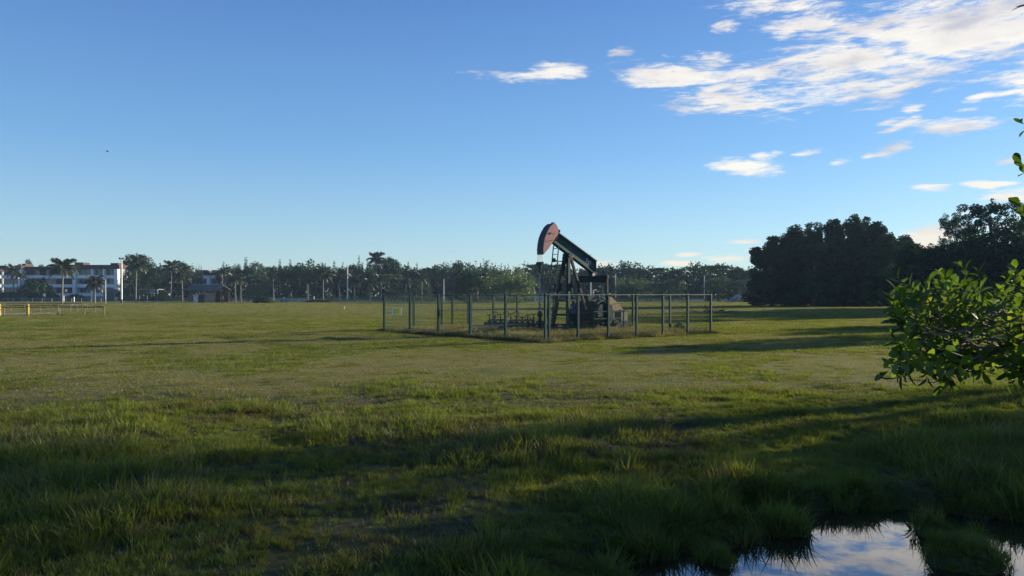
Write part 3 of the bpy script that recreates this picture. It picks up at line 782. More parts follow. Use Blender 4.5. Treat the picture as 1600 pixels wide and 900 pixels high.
def palm(px, cy, d, rpx, label, n=20, trunk_r=0.17, stiff=0.0, group='palms along the far edge of the field', dead=False):
    p = W(px, cy, d); g = Hs(p.x, d); h = p.z - g; Lf = rpx / FPX * d * 1.05
    t = thing('palm_tree', (p.x, d, g), label, 'palm', group)
    m = MB(); lean = random.uniform(-.2, .2)
    m.tube([(0, 0, -.3), (0, 0, .4), (lean * .3, 0, h * .35), (lean * .8, 0, h * .7), (lean, 0, h)], [trunk_r * 1.5, trunk_r * 1.15, trunk_r, trunk_r * .95, trunk_r * .8], 8)
    m.build('trunk', M_PALMTRUNK, t)
    if dead: return t
    for k in range(n):
        lev = (k + random.uniform(-.4, .4)) / n
        me = FR[min(3, max(0, int(lev * 4 - stiff)))]
        inst('frond', me, t, (lean, 0, h), (0, random.uniform(-.12, .12), k * 2.4 + random.uniform(-.2, .2)), (Lf,) * 3)
    return t
palm(97, 420, 152, 24, 'tall palm standing free in front of the apartments', 26, stiff=.5)
palm(148, 442, 165, 18, 'shorter full palm with drooping fronds before the right half of the apartments', 26)
palm(21, 424, 204, 16, 'small palm in front of the left end of the apartments', 16)
palm(33, 431, 202, 11, 'shorter palm just right of the small one at the left of the apartments', 14)
palm(212, 414, 172, 20, 'drooping palm in front of the wide dark tree by the white mast', 26)
palm(267, 419, 228, 17, 'feathery palm top above the treeline left of the shelter', 22, stiff=.6)
palm(285, 431, 190, 17, 'drooping palm at the left gable of the shelter', 24)
palm(347, 425, 187, 9, 'slim palm behind the walking person', 16)
palm(368, 436, 186, 15, 'thin palm right of the shelter', 18)
palm(376, 440, 190, 12, 'second thin palm right of the shelter, slightly behind', 14)
palm(427.5, 431, 186, 9, 'slender palm right of the round bush', 14)
palm(481, 443, 186, 2, 'bare palm trunk without a crown', dead=True)
palm(505, 429, 190, 17, 'first palm left of the tall pale post counting from the bare trunk', 22)
palm(530.5, 437, 186, 14, 'palm directly left of the tall pale post', 20)
palm(554, 438, 188, 15, 'palm directly right of the tall pale post', 20)
palm(578, 443, 187, 14, 'low crowned palm left of the enclosure', 20)
palm(589, 406, 229, 17, 'tallest palm rising above the treeline near the enclosure corner', 24, stiff=.8)
palm(595.5, 436, 190, 12, 'thin palm nearest the left corner post of the enclosure', 16)
palm(634, 440, 192, 11, 'thin palm seen between the first fence posts', 16)
palm(659, 434, 190, 12, 'thin palm seen over the third fence post', 16)
palm(1062, 436, 204, 12, 'palm like tree behind the right side of the fence', 16)

# ------------------------------------------------------------------ buildings
def facade_block(px0, px1, d, ytop, label, bays, group, step=None, name='apartment_block'):
    """three storey block facing the camera; bays = list of (px0, px1, kind)"""
    k = d / FPX
    X = lambda px: (px - 800) * k
    Z = lambda py: CAMZ + (460 - py) * k
    g = Hs(X((px0 + px1) / 2), d)
    root = thing(name, (X((px0 + px1) / 2), d, g), label, 'building', group)
    O = Vector(root.location)
    z0 = g - 0.3; zt = Z(ytop)
    fh = (Z(421) - Z(463)) / 3          # storey height
    base = Z(463)
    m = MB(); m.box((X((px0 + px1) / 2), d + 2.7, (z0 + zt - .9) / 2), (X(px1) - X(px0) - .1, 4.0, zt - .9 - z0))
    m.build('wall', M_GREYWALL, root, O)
    m = MB(); m.box((X((px0 + px1) / 2), d + 2.0, zt - .55), (X(px1) - X(px0) + .5, 5.6, 1.1 if ytop < 416 else .8))
    if step:
        for s0, s1, yt in step:
            m.box((X((s0 + s1) / 2), d + 1.6, (Z(yt) + zt - .3) / 2), (X(s1) - X(s0), 3.4, Z(yt) - zt + .3))
    m.build('roof', M_MAROON, root, O)
    for (b0, b1, kind) in bays:
        x0, x1 = X(b0), X(b1)
        if kind == 'pier':
            m = MB(); m.box(((x0 + x1) / 2, d - .15, (z0 + zt - 1.2) / 2), (x1 - x0, 1.3, zt - 1.2 - z0)); m.build('pier', M_WALL, root, O); continue
        for f in range(3):
            zb = base + f * fh
            m = MB(); m.box(((x0 + x1) / 2, d + (.1 if kind == 'win' else -.05), zb + fh * .17), (x1 - x0 - .02, .9, fh * .34))
            m.build('balcony_wall', M_WALL, root, O)
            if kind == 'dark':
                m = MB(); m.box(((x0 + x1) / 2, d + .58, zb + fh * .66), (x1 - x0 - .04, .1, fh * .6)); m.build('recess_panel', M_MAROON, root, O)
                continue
            fr = MB(); fr.box(((x0 + x1) / 2, d + .62, zb + fh * .67), (x1 - x0 - .3, .12, fh * .56))
            w = fr.build('window', M_FRAME, root, O)
            nsp = max(2, int((x1 - x0) / 1.1))
            pw = (x1 - x0 - .5) / nsp
            pm = MB()
            for q in range(nsp):
                pm.box((x0 + .25 + pw * (q + .5), d + .555, zb + fh * .67), (pw * .88, .03, fh * .48))
            pm.build('pane', M_WINDOW, w, O)
    return root
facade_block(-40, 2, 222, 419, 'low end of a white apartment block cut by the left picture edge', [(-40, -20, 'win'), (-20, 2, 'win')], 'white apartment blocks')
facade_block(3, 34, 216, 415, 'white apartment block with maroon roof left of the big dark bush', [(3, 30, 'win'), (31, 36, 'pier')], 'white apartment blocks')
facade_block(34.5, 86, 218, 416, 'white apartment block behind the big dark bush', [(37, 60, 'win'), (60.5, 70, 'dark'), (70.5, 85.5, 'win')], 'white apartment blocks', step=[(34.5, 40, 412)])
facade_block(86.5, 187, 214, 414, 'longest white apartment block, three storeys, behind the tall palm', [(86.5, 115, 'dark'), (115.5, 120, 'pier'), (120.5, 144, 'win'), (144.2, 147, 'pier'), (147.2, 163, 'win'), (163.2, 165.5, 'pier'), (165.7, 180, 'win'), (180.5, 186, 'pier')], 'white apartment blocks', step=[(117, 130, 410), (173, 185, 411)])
facade_block(303, 345, 236, 425, 'maroon roofed block half hidden behind the wooden shelter', [(303, 324, 'win'), (324.3, 329, 'pier'), (329.3, 345, 'win')], None, step=[(317, 326, 422.5)])

def box_thing(name, px0, px1, py0, py1, d, depth, mat, label, cat):
    pass

# wooden shelter
def shelter():
    d = 182; k = d / FPX; X = lambda px: (px - 800) * k; Z = lambda py: CAMZ + (460 - py) * k
    g = Hs(X(325), d); r = thing('shelter', (X(325), d, g), 'long open wooden shelter with tin roof, white door and boarded wall', 'shelter'); O = Vector(r.location)
    rf = MB()
    xa, xb = X(291), X(353.5)
    for (y0, z0, y1, z1) in ((d - 2.6, Z(453.2), d + .4, Z(445.2)), (d + 3.4, Z(453.2), d + .4, Z(445.2))):
        rf.add([(xa, y0, z0), (xb, y0, z0), (xb - .9, y1, z1), (xa + 1.3, y1, z1), (xa, y0, z0 - .12), (xb, y0, z0 - .12), (xb - .9, y1, z1 - .12), (xa + 1.3, y1, z1 - .12)],
               [(0, 1, 2, 3), (7, 6, 5, 4), (0, 4, 5, 1), (1, 5, 6, 2), (2, 6, 7, 3), (3, 7, 4, 0)])
    roof = rf.build('roof', M_ROOFTIN, r, O)
    cp = MB(); cp.bar((xa + 1.3, d + .4, Z(445)), (xb - .9, d + .4, Z(445)), .3, .1); cp.build('ridge_cap', M_GALV, roof, O)
    gb = MB(); gb.prism([(xa + .4, d - 2.3, Z(453.4)), (xa + .4, d + 3.1, Z(453.4)), (xa + 1.1, d + .4, Z(446.5))], (.08, 0, 0)); gb.build('gable_board', M_DARKWOOD, r, O)
    for px in (293, 307, 316.5, 324, 341, 350):
        for y in (d - 2.2, d + 3.0):
            m = MB(); m.box((X(px), y, (g + Z(453)) / 2), (.16, .16, Z(453) - g)); m.build('post', M_DARKWOOD, r, O)
    m = MB(); m.box((X(311.8), d - 1.9, (g + Z(461)) / 2), (X(316) - X(308), .08, Z(461) - g)); dr = m.build('door', M_WHITE, r, O)
    m = MB(); m.box((X(315), d - 1.97, g + 1.0), (.06, .06, .16)); m.build('handle', M_BLACK, dr, O)
    m = MB(); m.box((X(320), d - 1.9, (g + Z(460)) / 2), (X(323.6) - X(316.4), .08, Z(460) - g)); m.build('side_panel', M_MAROON, r, O)
    pw = (X(341) - X(324)) / 9
    for q in range(9):
        m = MB(); m.box((X(324) + pw * (q + .5), d - 1.92 + (q % 2) * .02, (g + Z(457 + (q % 3) * .4)) / 2), (pw * .93, .05, Z(457 + (q % 3) * .4) - g)); m.build('plank', M_WOOD, r, O)
    m = MB(); m.box((X(330), d + 2.9, (g + Z(455)) / 2), (X(350) - X(309), .08, Z(455) - g)); m.build('back_wall', M_DARKWOOD, r, O)
    m = MB(); m.box((X(300), d + 1.5, g + .45), (3.0, .4, .06)); 
    for sx in (-1.3, 1.3): m.box((X(300) + sx, d + 1.5, g + .2), (.08, .35, .44))
    m.build('bench', M_DARKWOOD, r, O)
shelter()

def leanto():
    d = 204; k = d / FPX; X = lambda px: (px - 800) * k; Z = lambda py: CAMZ + (460 - py) * k
    g = Hs(X(238), d); r = thing('lean_to', (X(238), d, g), 'flat roofed open lean-to with a white framed board under the dark tree', 'shed'); O = Vector(r.location)
    m = MB(); m.box((X(237), d, Z(452.2)), (X(252) - X(222), 4, .14)); m.build('roof', M_GALV, r, O)
    for px in (223, 235, 251):
        m = MB(); m.box((X(px), d - 1.8, (g + Z(452)) / 2), (.12, .12, Z(452) - g)); m.build('post', M_GALV, r, O)
    b = MB(); b.box((X(246.5), d - 1.0, Z(456.3)), (X(250.5) - X(242.5), .06, Z(452.6) - Z(460.2))); bo = b.build('notice_board', M_DARKWOOD, r, O)
    for px in (244.2, 249.0):
        for py in (453.9, 458.3):
            m = MB(); m.box((X(px), d - 1.06, Z(py)), (.42, .04, .42)); m.build('white_panel', M_WHITE, bo, O)
    m = MB(); m.box((X(238.5), d - .6, Z(456)), (X(242) - X(235), .06, Z(452.8) - Z(459.5))); m.build('side_board', M_FRAME, r, O)
leanto()

def tarp_shed():
    d = 209; k = d / FPX; X = lambda px: (px - 800) * k; Z = lambda py: CAMZ + (460 - py) * k
    g = Hs(X(176), d); r = thing('canopy_shed', (X(176), d, g), 'low shed under a dark green hipped cover at the right end of the apartments', 'shed'); O = Vector(r.location)
    x0, x1 = X(166), X(187); ze = Z(456.5); zr = Z(451.8)
    m = MB(); m.add([(x0, d - 2, ze), (x1, d - 2, ze), (x1, d + 2, ze), (x0, d + 2, ze), (x0 + 1.2, d, zr), (x1 - 1.2, d, zr)], [(0, 1, 5, 4), (2, 3, 4, 5), (1, 2, 5), (3, 0, 4), (3, 2, 1, 0)]); m.build('roof', M_TARP, r, O)
    m = MB(); m.box(((x0 + x1) / 2, d, (g + ze) / 2), (x1 - x0 - .3, 3.6, ze - g)); m.build('wall', M_TARP, r, O)
    for px in (168, 185):
        m = MB(); m.box((X(px), d - 1.95, (g + ze) / 2), (.12, .12, ze - g)); m.build('post', M_GALV, r, O)
tarp_shed()

def low_house(px0, px1, ytop, d, label):
    k = d / FPX; X = lambda px: (px - 800) * k; Z = lambda py: CAMZ + (460 - py) * k
    cx = X((px0 + px1) / 2); g = Hs(cx, d); r = thing('pavilion', (cx, d, g), label, 'building'); O = Vector(r.location)
    x0, x1 = X(px0), X(px1); zt = Z(ytop)
    m = MB(); m.box((cx, d + 1.5, zt - .15), (x1 - x0 + .6, 5, .3)); m.prism([(x0 - .2, d - .8, zt + .005), (x1 + .2, d - .8, zt + .005), (cx, d - .8, zt + .8)], (0, 4.4, 0)); m.build('roof', M_ROOFTIN, r, O)
    n = 5
    for q in range(n):
        x = x0 + (x1 - x0) * (q + .5) / n
        m = MB(); m.box((x, d - .7, (g + zt - .3) / 2), (.3, .3, zt - .3 - g)); m.build('pillar', M_WHITE, r, O)
    m = MB(); m.box((cx, d + 2, (g + zt - .3) / 2), (x1 - x0, .2, zt - .3 - g)); m.build('back_wall', M_GREYWALL, r, O)
    m = MB(); m.box((cx, d - .6, g + .35), (x1 - x0, .12, .7)); m.build('low_wall', M_WHITE, r, O)
low_house(834, 862, 456.5, 192, 'low pale pavilion with white pillars seen past the pump jack ladder')

# ------------------------------------------------------------------ poles, posts, small roadside things
def pole(px, ytop, d, w, label, kind='mast', mat=None, arm=0, group=None, name='light_pole', cat='pole'):
    p = W(px, ytop, d); g = Hs(p.x, d); h = p.z - g
    t = thing(name, (p.x, d, g), label, cat, group); mat = mat or M_POLE
    m = MB(); m.tube([(0, 0, -.3), (0, 0, .9)], [w * .62, w * .62], 10); m.build('base', M_BLACK if kind == 'mast' else M_GALV, t)
    m = MB(); m.tube([(0, 0, .85), (0, 0, h)], [w * .5, w * .36], 10); m.build('shaft', mat, t)
    if arm:
        m = MB(); m.tube([(0, 0, h - .1), (arm * .35, 0, h + .25), (arm, 0, h + .35)], [.05, .04, .035], 6); a = m.build('arm', M_GALV, t)
        m = MB(); m.box((arm * 1.25, 0, h + .33), (.55 * abs(arm), .2, .12)); m.build('lamp_head', M_FRAME, t)
    elif kind == 'mast':
        m = MB(); m.box((0, 0, h - .15), (.9, .08, .08)); m.build('crossarm', M_GALV, t)
        for s in (-1, 1):
            m = MB(); m.box((s * .36, -.1, h + .05), (.34, .28, .34)); m.build('floodlight', M_BLACK, t)
    return t
pole(190, 404, 166, .40, 'tall white mast with floodlights right of the apartments')
pole(543, 414, 186, .34, 'tall pale post standing between two palms, dark foot', kind='post')
pole(693.5, 436, 188, .20, 'pale lamp post behind the second half of the left fence side', kind='lamp', arm=.9)
pole(165, 437, 156, .16, 'thin lamp post left of the white mast', kind='lamp', arm=-.5)
pole(962, 428, 205, .24, 'slim lamp post between the pump jack and the pale round tree', kind='lamp', arm=1.0)
pole(1100.5, 431, 204, .26, 'lamp post standing behind the right end of the fence', kind='lamp', arm=.8)
pole(923, 397, 202, .32, 'tall thin mast whose tip shows just above the beam tail', kind='post')

def marker(px, py0, d, w, label, mat=M_WHITE, cap=False, name='marker_post', group=None):
    p = W(px, py0, d); g = Hs(p.x, d); h = max(.3, p.z - g)
    t = thing(name, (p.x, d, g), label, 'post', group)
    m = MB(); m.box((0, 0, h / 2 - .1), (w, w, h + .2)); bevel(m.build('post', mat, t), .02)
    m = MB(); m.box((0, 0, h + .03), (w * 1.25, w * 1.25, .06)); m.build('cap', M_GREYWALL, t)
    return t
marker(538, 479, 100, .10, 'tiny white post alone in the open grass left of the enclosure')
marker(490.5, 463, 188, .18, 'short white post between the bare palm trunk and the next palm')
marker(115.5, 464, 190, .22, 'white post behind the yellow posts, right of the tall palm')
marker(99.5, 462, 192, .2, 'white post next to the reddish sign post by the tall palm')

def sign_board(px, py0, py1, d, w, label, mats=(M_WHITE, M_PIPE)):
    p = W(px, py0, d); g = Hs(p.x, d); zb = W(px, py1, d).z
    t = thing('roadside_sign', (p.x, d, g), label, 'sign')
    m = MB(); m.box((0, .05, (p.z - g) / 2 - .1), (.09, .06, p.z - g + .2)); m.build('post', mats[1], t)
    m = MB(); m.box((0, 0, (p.z + zb) / 2 - g), (w, .04, p.z - zb)); bevel(m.build('board', mats[0], t), .01)
sign_board(69, 458.5, 463, 186, .55, 'small white double board sign by the road before the big dark bush')
sign_board(103, 452, 456, 190, .55, 'reddish post with a pale board beside the tall palm')
sign_board(110, 475.2, 477, 92, .55, 'small pale yellow board on a thin stake behind the pipe rails')
sign_board(1098.5, 487, 489, 80, .3, 'little white tag on a stake beside the fallen branches')

def picket_fence(px0, px1, d, h, label, rail=M_GALV, step=2.6, name='roadside_fence'):
    x0, x1 = (px0 - 800) / FPX * d, (px1 - 800) / FPX * d
    g = Hs((x0 + x1) / 2, d); r = thing(name, ((x0 + x1) / 2, d, g), label, 'fence'); O = Vector(r.location)
    n = int((x1 - x0) / step) + 1
    pm = MB(); pm.box((0, 0, h / 2 - .1), (.09, .09, h + .2)); pme = fastmesh('post', pm.v, pm.f, M_GALV)
    for i in range(n + 1):
        inst('post', pme, r, (x0 + (x1 - x0) * i / n - O.x, 0, 0))
    for z in (h, h * .55):
        m = MB(); m.bar((x0, d - .06, g + z), (x1, d - .06, g + z), .05, .09); m.build('rail', rail, r, O)
picket_fence(4, 158, 194, 1.0, 'low wire and post fence along the road in front of the apartments')
picket_fence(405, 480, 206, .75, 'pale rail fence behind the person in white', M_WHITE)
picket_fence(945, 1160, 206, .7, 'long low rail along the road behind the right part of the enclosure', M_WHITE, 4)
picket_fence(1165, 1345, 192, .8, 'low rail fence behind the trunks of the big clump', M_WHITE, 4)
picket_fence(352, 405, 188, .8, 'low grey fence between the shelter and the round bush')

# cars and other small far things
def wheel(parent, loc, r, w=.2, name='wheel'):
    m = MB(); m.tube([Vector(loc) + Vector((0, -w / 2, 0)), Vector(loc) + Vector((0, w / 2, 0))], r, 14); o = m.build(name, M_RUBBER, parent)
    m = MB(); m.tube([Vector(loc) + Vector((0, -w / 2 - .01, 0)), Vector(loc) + Vector((0, w / 2 + .01, 0))], r * .6, 10); m.build('rim', M_GALV, o)
def car(px, d, mat, label, rz=0.0, name='parked_car'):
    x = (px - 800) / FPX * d; t = thing(name, (x, d, Hs(x, d) + .02), label, 'car', None, rz)
    prof = [(-2.1, .35), (-2.1, .8), (-1.9, .95), (-1.3, 1.0), (-.75, 1.42), (.9, 1.45), (1.5, 1.05), (2.0, .95), (2.12, .7), (2.12, .35)]
    m = MB(); m.prism([(a, -.85, b) for a, b in prof], (0, 1.7, 0)); bevel(m.build('body', mat, t), .06, 2)
    for s in (-.86, .86):
        m = MB(); m.prism([(-1.2, s - .005, 1.02), (-.72, s - .005, 1.36), (.85, s - .005, 1.38), (1.35, s - .005, 1.03)], (0, .012, 0)); m.build('window', M_WINDOW, t)
        for wx in (-1.3, 1.3): wheel(t, (wx, s * .93, .32), .32)
    for s in (-.6, .6):
        m = MB(); m.box((2.12, s, .72), (.04, .3, .14)); m.build('headlight', M_WHITE, t)
    return t
car(1200, 190, M_CARGREY, 'grey parked car left of the pale box under the big clump', .15)
car(1169, 198, M_CARWHITE, 'white parked car behind the heap of grey rubble', .1)
def rubble(px, d, w, h, label, mat, name='rubble_heap', n=26):
    x = (px - 800) / FPX * d; g = Hs(x, d); r_ = random.Random(px)
    m = MB()
    for i in range(n):
        a = r_.uniform(-1, 1); hh = h * (1 - abs(a)) * r_.uniform(.3, 1)
        M = Euler((r_.uniform(0, 3), r_.uniform(0, 3), r_.uniform(0, 3))).to_matrix()
        m.box((a * w / 2, r_.uniform(-.7, .7), hh * .9), [r_.uniform(.25, .7) * h * .55 for _ in range(3)], M)
    o = m.build(name, mat, None); o.location = (x, d, g)
    return tag(o, label, 'rubble')
rubble(1152, 186, 5.2, 2.0, 'grey heap of rubble beside the road right of the enclosure', M_GREYWALL)
def box_tank(px, d, w, h, label):
    x = (px - 800) / FPX * d; t = thing('storage_box', (x, d, Hs(x, d)), label, 'container')
    m = MB(); m.box((0, 0, h / 2 + .12), (w, 1.2, h)); bevel(m.build('body', M_WHITE, t), .06, 2)
    m = MB(); m.box((0, 0, h + .14), (w * 1.05, 1.26, .08)); m.build('lid', M_GALV, t)
    for s in (-1, 1):
        m = MB(); m.box((s * w * .35, 0, .06), (.12, 1.1, .14)); m.build('skid', M_DARKWOOD, t)
box_tank(1232, 160, 1.45, 1.15, 'pale white box standing at the left foot of the big clump')

def branches(px, d, w, label, n=16, seed=3):
    x = (px - 800) / FPX * d; g = Hs(x, d); r_ = random.Random(seed); m = MB()
    for i in range(n):
        a = r_.uniform(-w / 2, w / 2); L = r_.uniform(.5, 1.6); an = r_.uniform(-.6, .6) + (math.pi if r_.random() < .5 else 0)
        p = Vector((a, r_.uniform(-.6, .6), r_.uniform(.02, .1))); q = p + Vector((math.cos(an) * L, math.sin(an) * L * .6, r_.uniform(.0, .45)))
        mid = p.lerp(q, .5) + Vector((0, 0, r_.uniform(0, .12)))
        m.tube([p, mid, q], [.05, .035, .012], 5)
        for j in range(3):
            s = p.lerp(q, r_.uniform(.3, .9)); m.tube([s, s + Vector((r_.uniform(-.3, .3), r_.uniform(-.2, .2), r_.uniform(.05, .3)))], [.018, .006], 4)
    o = m.build('fallen_branches', M_BARK, None); o.location = (x, d, g)
    return tag(o, label, 'branches')
branches(1112, 80, 3.6, 'dark fallen branches lying in the grass right of the enclosure', 22)

# yellow posts and pipe rails at the left edge
def pipe_rails():
    group = 'pipe rail posts at the left edge'
    d0 = 68.5
    def X(px, d): return (px - 800) / FPX * d
    for px, lab in ((43.3, 'fat yellow bollard with a dark band and domed cap'), (-1.0, 'fat yellow bollard half cut by the left picture edge')):
        x = X(px, d0); t = thing('yellow_bollard', (x, d0, Hs(x, d0)), lab, 'bollard', 'fat yellow bollards')
        m = MB(); m.lathe((0, 0, 0), [(.13, -.2), (.13, .98), (.11, 1.06), (.06, 1.12), (.01, 1.14)], 14); b = m.build('body', M_YELLOW, t, smooth=False)
        m = MB(); m.lathe((0, 0, 0), [(.15, .86), (.15, .92)], 14); m.build('band', M_PIPE, t)
        m = MB(); m.tube([(0, 0, 1.1), (0, 0, 1.4)], .025, 6); m.build('pin', M_YELLOWPALE, t)
    r = thing('pipe_rail', (X(100, 66), 66, Hs(X(100, 66), 66)), 'low rusty pipe rails on thin yellow posts around the left wellhead pad', 'railing'); O = Vector(r.location)
    front = [(6, 69), (52, 69), (93, 70), (132, 70), (163, 70.5)]
    back = [(16.7, 84), (38, 84), (62, 85), (74, 85), (91, 85), (110, 86), (121, 88), (135.7, 90), (149, 82)]
    for px, d in front + back:
        x = X(px, d); g = Hs(x, d); h = .78 if d < 75 else .72
        m = MB(); m.tube([(x, d, g - .2), (x, d, g + h)], .05, 8); m.build('post', M_YELLOWPALE, r, O)
    def rail(a, b, z):
        (p0, da), (p1, db) = a, b
        m = MB(); A = (X(p0, da), da, Hs(X(p0, da), da) + z); B = (X(p1, db), db, Hs(X(p1, db), db) + z)
        m.tube([A, B], .045, 8); m.build('rail', M_PIPE, r, O)
    for a, b in zip(front[:-1], front[1:]): rail(a, b, .8)
    for a, b in zip(back[:-2], back[1:-1]): rail(a, b, .74)
    rail(front[-1], back[-1], .78); rail((-20, 69), front[0], .8); rail((10, 118), (128, 118), .55); rail((10, 118.3), (128, 118.3), .25)
    m = MB(); n = 24; c = (X(28, 76), 76)
    vs = [(c[0], c[1], Hs(*c) + .03)] + [(c[0] + (4.5 + .5 * math.sin(5 * a)) * math.cos(a), c[1] + (5 + .6 * math.cos(3 * a)) * math.sin(a), Hs(*c) + .025) for a in [2 * math.pi * q / n for q in range(n)]]
    m.add(vs, [(0, 1 + q, 1 + (q + 1) % n) for q in range(n)]); tag(m.build('gravel_path', M_GRAVEL), 'pinkish gravel pad inside the pipe rails', kind='structure')
pipe_rails()

# ------------------------------------------------------------------ people
def person(x, y, joints, rad, label, top_mat, leg_mat, hair=True, name='person', scale=1.0, zoff=0.0, face=1.0):
    """joints: name -> (x, y, z) ; body one skinned surface, clothes as shells round it"""
    t = thing(name, (x, y, Hs(x, y) + zoff), label, 'person')
    E = [('pelvis', 'chest'), ('chest', 'neck'), ('neck', 'head'), ('head', 'crown'), ('pelvis', 'hipL'), ('hipL', 'kneeL'), ('kneeL', 'ankleL'), ('ankleL', 'toeL'),
         ('pelvis', 'hipR'), ('hipR', 'kneeR'), ('kneeR', 'ankleR'), ('ankleR', 'toeR'), ('chest', 'shL'), ('shL', 'elL'), ('elL', 'haL'), ('haL', 'fiL'), ('chest', 'shR'), ('shR', 'elR'), ('elR', 'haR'), ('haR', 'fiR')]
    def skin(nm, edges, mat, grow):
        names = []
        for a, b in edges:
            for q in (a, b):
                if q not in names: names.append(q)
        me = bpy.data.meshes.new(nm)
        me.from_pydata([tuple(c * scale for c in joints[q]) for q in names], [(names.index(a), names.index(b)) for a, b in edges], [])
        me.materials.append(mat)
        o = bpy.data.objects.new(nm, me); link(o, t)
        sk = o.modifiers.new('skin', 'SKIN'); 
        for i, q in enumerate(names):
            r = rad[q] * scale * grow; me.skin_vertices[0].data[i].radius = (r, r)
        me.skin_vertices[0].data[0].use_root = True
        ss = o.modifiers.new('sub', 'SUBSURF'); ss.levels = 1; ss.render_levels = 2
        return o
    rad_d = rad
    skin('body', E, M_SKIN, 1.0)
    skin('shirt', [('pelvis', 'chest'), ('chest', 'neck'), ('chest', 'shL'), ('shL', 'elL'), ('chest', 'shR'), ('shR', 'elR')], top_mat, 1.18)
    skin('trousers', [('pelvis', 'hipL'), ('hipL', 'kneeL'), ('kneeL', 'ankleL'), ('pelvis', 'hipR'), ('hipR', 'kneeR'), ('kneeR', 'ankleR')], leg_mat, 1.2)
    h = Vector(joints['head']) * scale; c = Vector(joints['crown']) * scale
    m = MB(); m.lathe(h.lerp(c, .25), [(.095 * scale, 0), (.11 * scale, .06 * scale), (.09 * scale, .13 * scale), (.03 * scale, .17 * scale)], 12); m.build('hair', M_BLACK, t, smooth=True)
    for s in (-1, 1):
        m = MB(); m.box((joints['ankleL' if s < 0 else 'ankleR'][0] * scale + .06 * face, joints['ankleL' if s < 0 else 'ankleR'][1] * scale, .05 + joints['toeL' if s < 0 else 'toeR'][2] * scale - .03), (.26, .1, .09)); bevel(m.build('shoe', M_BLACK, t), .03, 2)
    return t
RADS = dict(pelvis=.13, chest=.15, neck=.06, head=.095, crown=.07, hipL=.09, kneeL=.06, ankleL=.045, toeL=.035, hipR=.09, kneeR=.06, ankleR=.045, toeR=.035,
            shL=.065, elL=.045, haL=.032, fiL=.022, shR=.065, elR=.045, haR=.032, fiR=.022)
walk = dict(pelvis=(0, 0, .95), chest=(.05, 0, 1.28), neck=(.07, 0, 1.46), head=(.1, 0, 1.58), crown=(.1, 0, 1.70), hipL=(0, -.1, .88), kneeL=(.2, -.1, .5), ankleL=(.32, -.1, .09), toeL=(.48, -.1, .05),
            hipR=(0, .1, .88), kneeR=(-.08, .1, .48), ankleR=(-.36, .1, .16), toeR=(-.24, .1, .04), shL=(.05, -.2, 1.38), elL=(-.14, -.25, 1.14), haL=(-.08, -.25, .92), fiL=(-.05, -.25, .84),
            shR=(.05, .2, 1.38), elR=(.16, .24, 1.12), haR=(.36, .22, .98), fiR=(.44, .22, .98))
px_ = (347.5 - 800) / FPX * 164
person(px_, 164, walk, RADS, 'person in dark clothes walking past the right end of the shelter', M_CLOTHD, M_CLOTHD)
ride = dict(pelvis=(-.1, 0, .82), chest=(.05, 0, 1.15), neck=(.1, 0, 1.32), head=(.13, 0, 1.43), crown=(.14, 0, 1.55), hipL=(-.05, -.12, .8), kneeL=(.35, -.18, .68), ankleL=(.3, -.2, .28), toeL=(.45, -.2, .24),
            hipR=(-.05, .12, .8), kneeR=(.35, .18, .68), ankleR=(.3, .2, .28), toeR=(.45, .2, .24), shL=(.06, -.19, 1.25), elL=(.28, -.25, 1.05), haL=(.52, -.24, 1.0), fiL=(.58, -.22, .99),
            shR=(.06, .19, 1.25), elR=(.28, .25, 1.05), haR=(.52, .24, 1.0), fiR=(.58, .22, .99))
sx_ = (443 - 800) / FPX * 180
person(sx_, 180, ride, RADS, 'person in a white top sitting on a scooter right of the round bush', M_CLOTHW, M_CLOTHB)
def scooter(x, y):
    t = thing('motor_scooter', (x, y, Hs(x, y)), 'blue grey motor scooter under the person in white', 'scooter')
    wheel(t, (-.55, 0, .25), .25, .1); wheel(t, (.68, 0, .25), .25, .1)
    m = MB(); m.prism([(-.75, -.14, .45), (-.6, -.14, .72), (.0, -.14, .66), (.1, -.14, .35), (.45, -.14, .3), (.55, -.14, .9), (.66, -.14, .92), (.62, -.14, .25), (-.2, -.14, .2)], (0, .28, 0)); bevel(m.build('body', M_CLOTHB, t), .04, 2)
    m = MB(); m.box((-.3, 0, .74), (.62, .24, .08)); bevel(m.build('seat', M_BLACK, t), .03, 2)
    m = MB(); m.tube([(.68, 0, .25), (.56, 0, .98)], .025, 6); m.build('fork', M_GALV, t)
    m = MB(); m.tube([(.55, -.3, 1.0), (.55, .3, 1.0)], .018, 6); m.build('handlebar', M_BLACK, t)
scooter(sx_, 180)

def bird(px, py, d):
    p = W(px, py, d); t = thing('bird', p, 'small dark bird flying alone in the clear sky on the left', 'bird', None, .5); t.scale = (.6, .6, .6)
    m = MB(); m.tube([(-.16, 0, 0), (-.08, 0, 0), (0, 0, 0), (.1, 0, .01), (.15, 0, .02), (.19, 0, .015)], [.008, .028, .04, .028, .022, .003], 8); m.build('body', M_BIRD, t, smooth=True)
    for s in (-1, 1):
        m = MB(); m.prism([(.06, s * .02, .02), (-.06, s * .02, .02), (-.09, s * .2, .14), (-.12, s * .34, .10), (.0, s * .2, .16)], (0, 0, .008)); m.build('wing', M_BIRD, t)
    m = MB(); m.prism([(-.14, -.02, 0), (-.14, .02, 0), (-.26, .05, 0), (-.26, -.05, 0)], (0, 0, .006)); m.build('tail', M_BIRD, t)
bird(168, 237, 55)

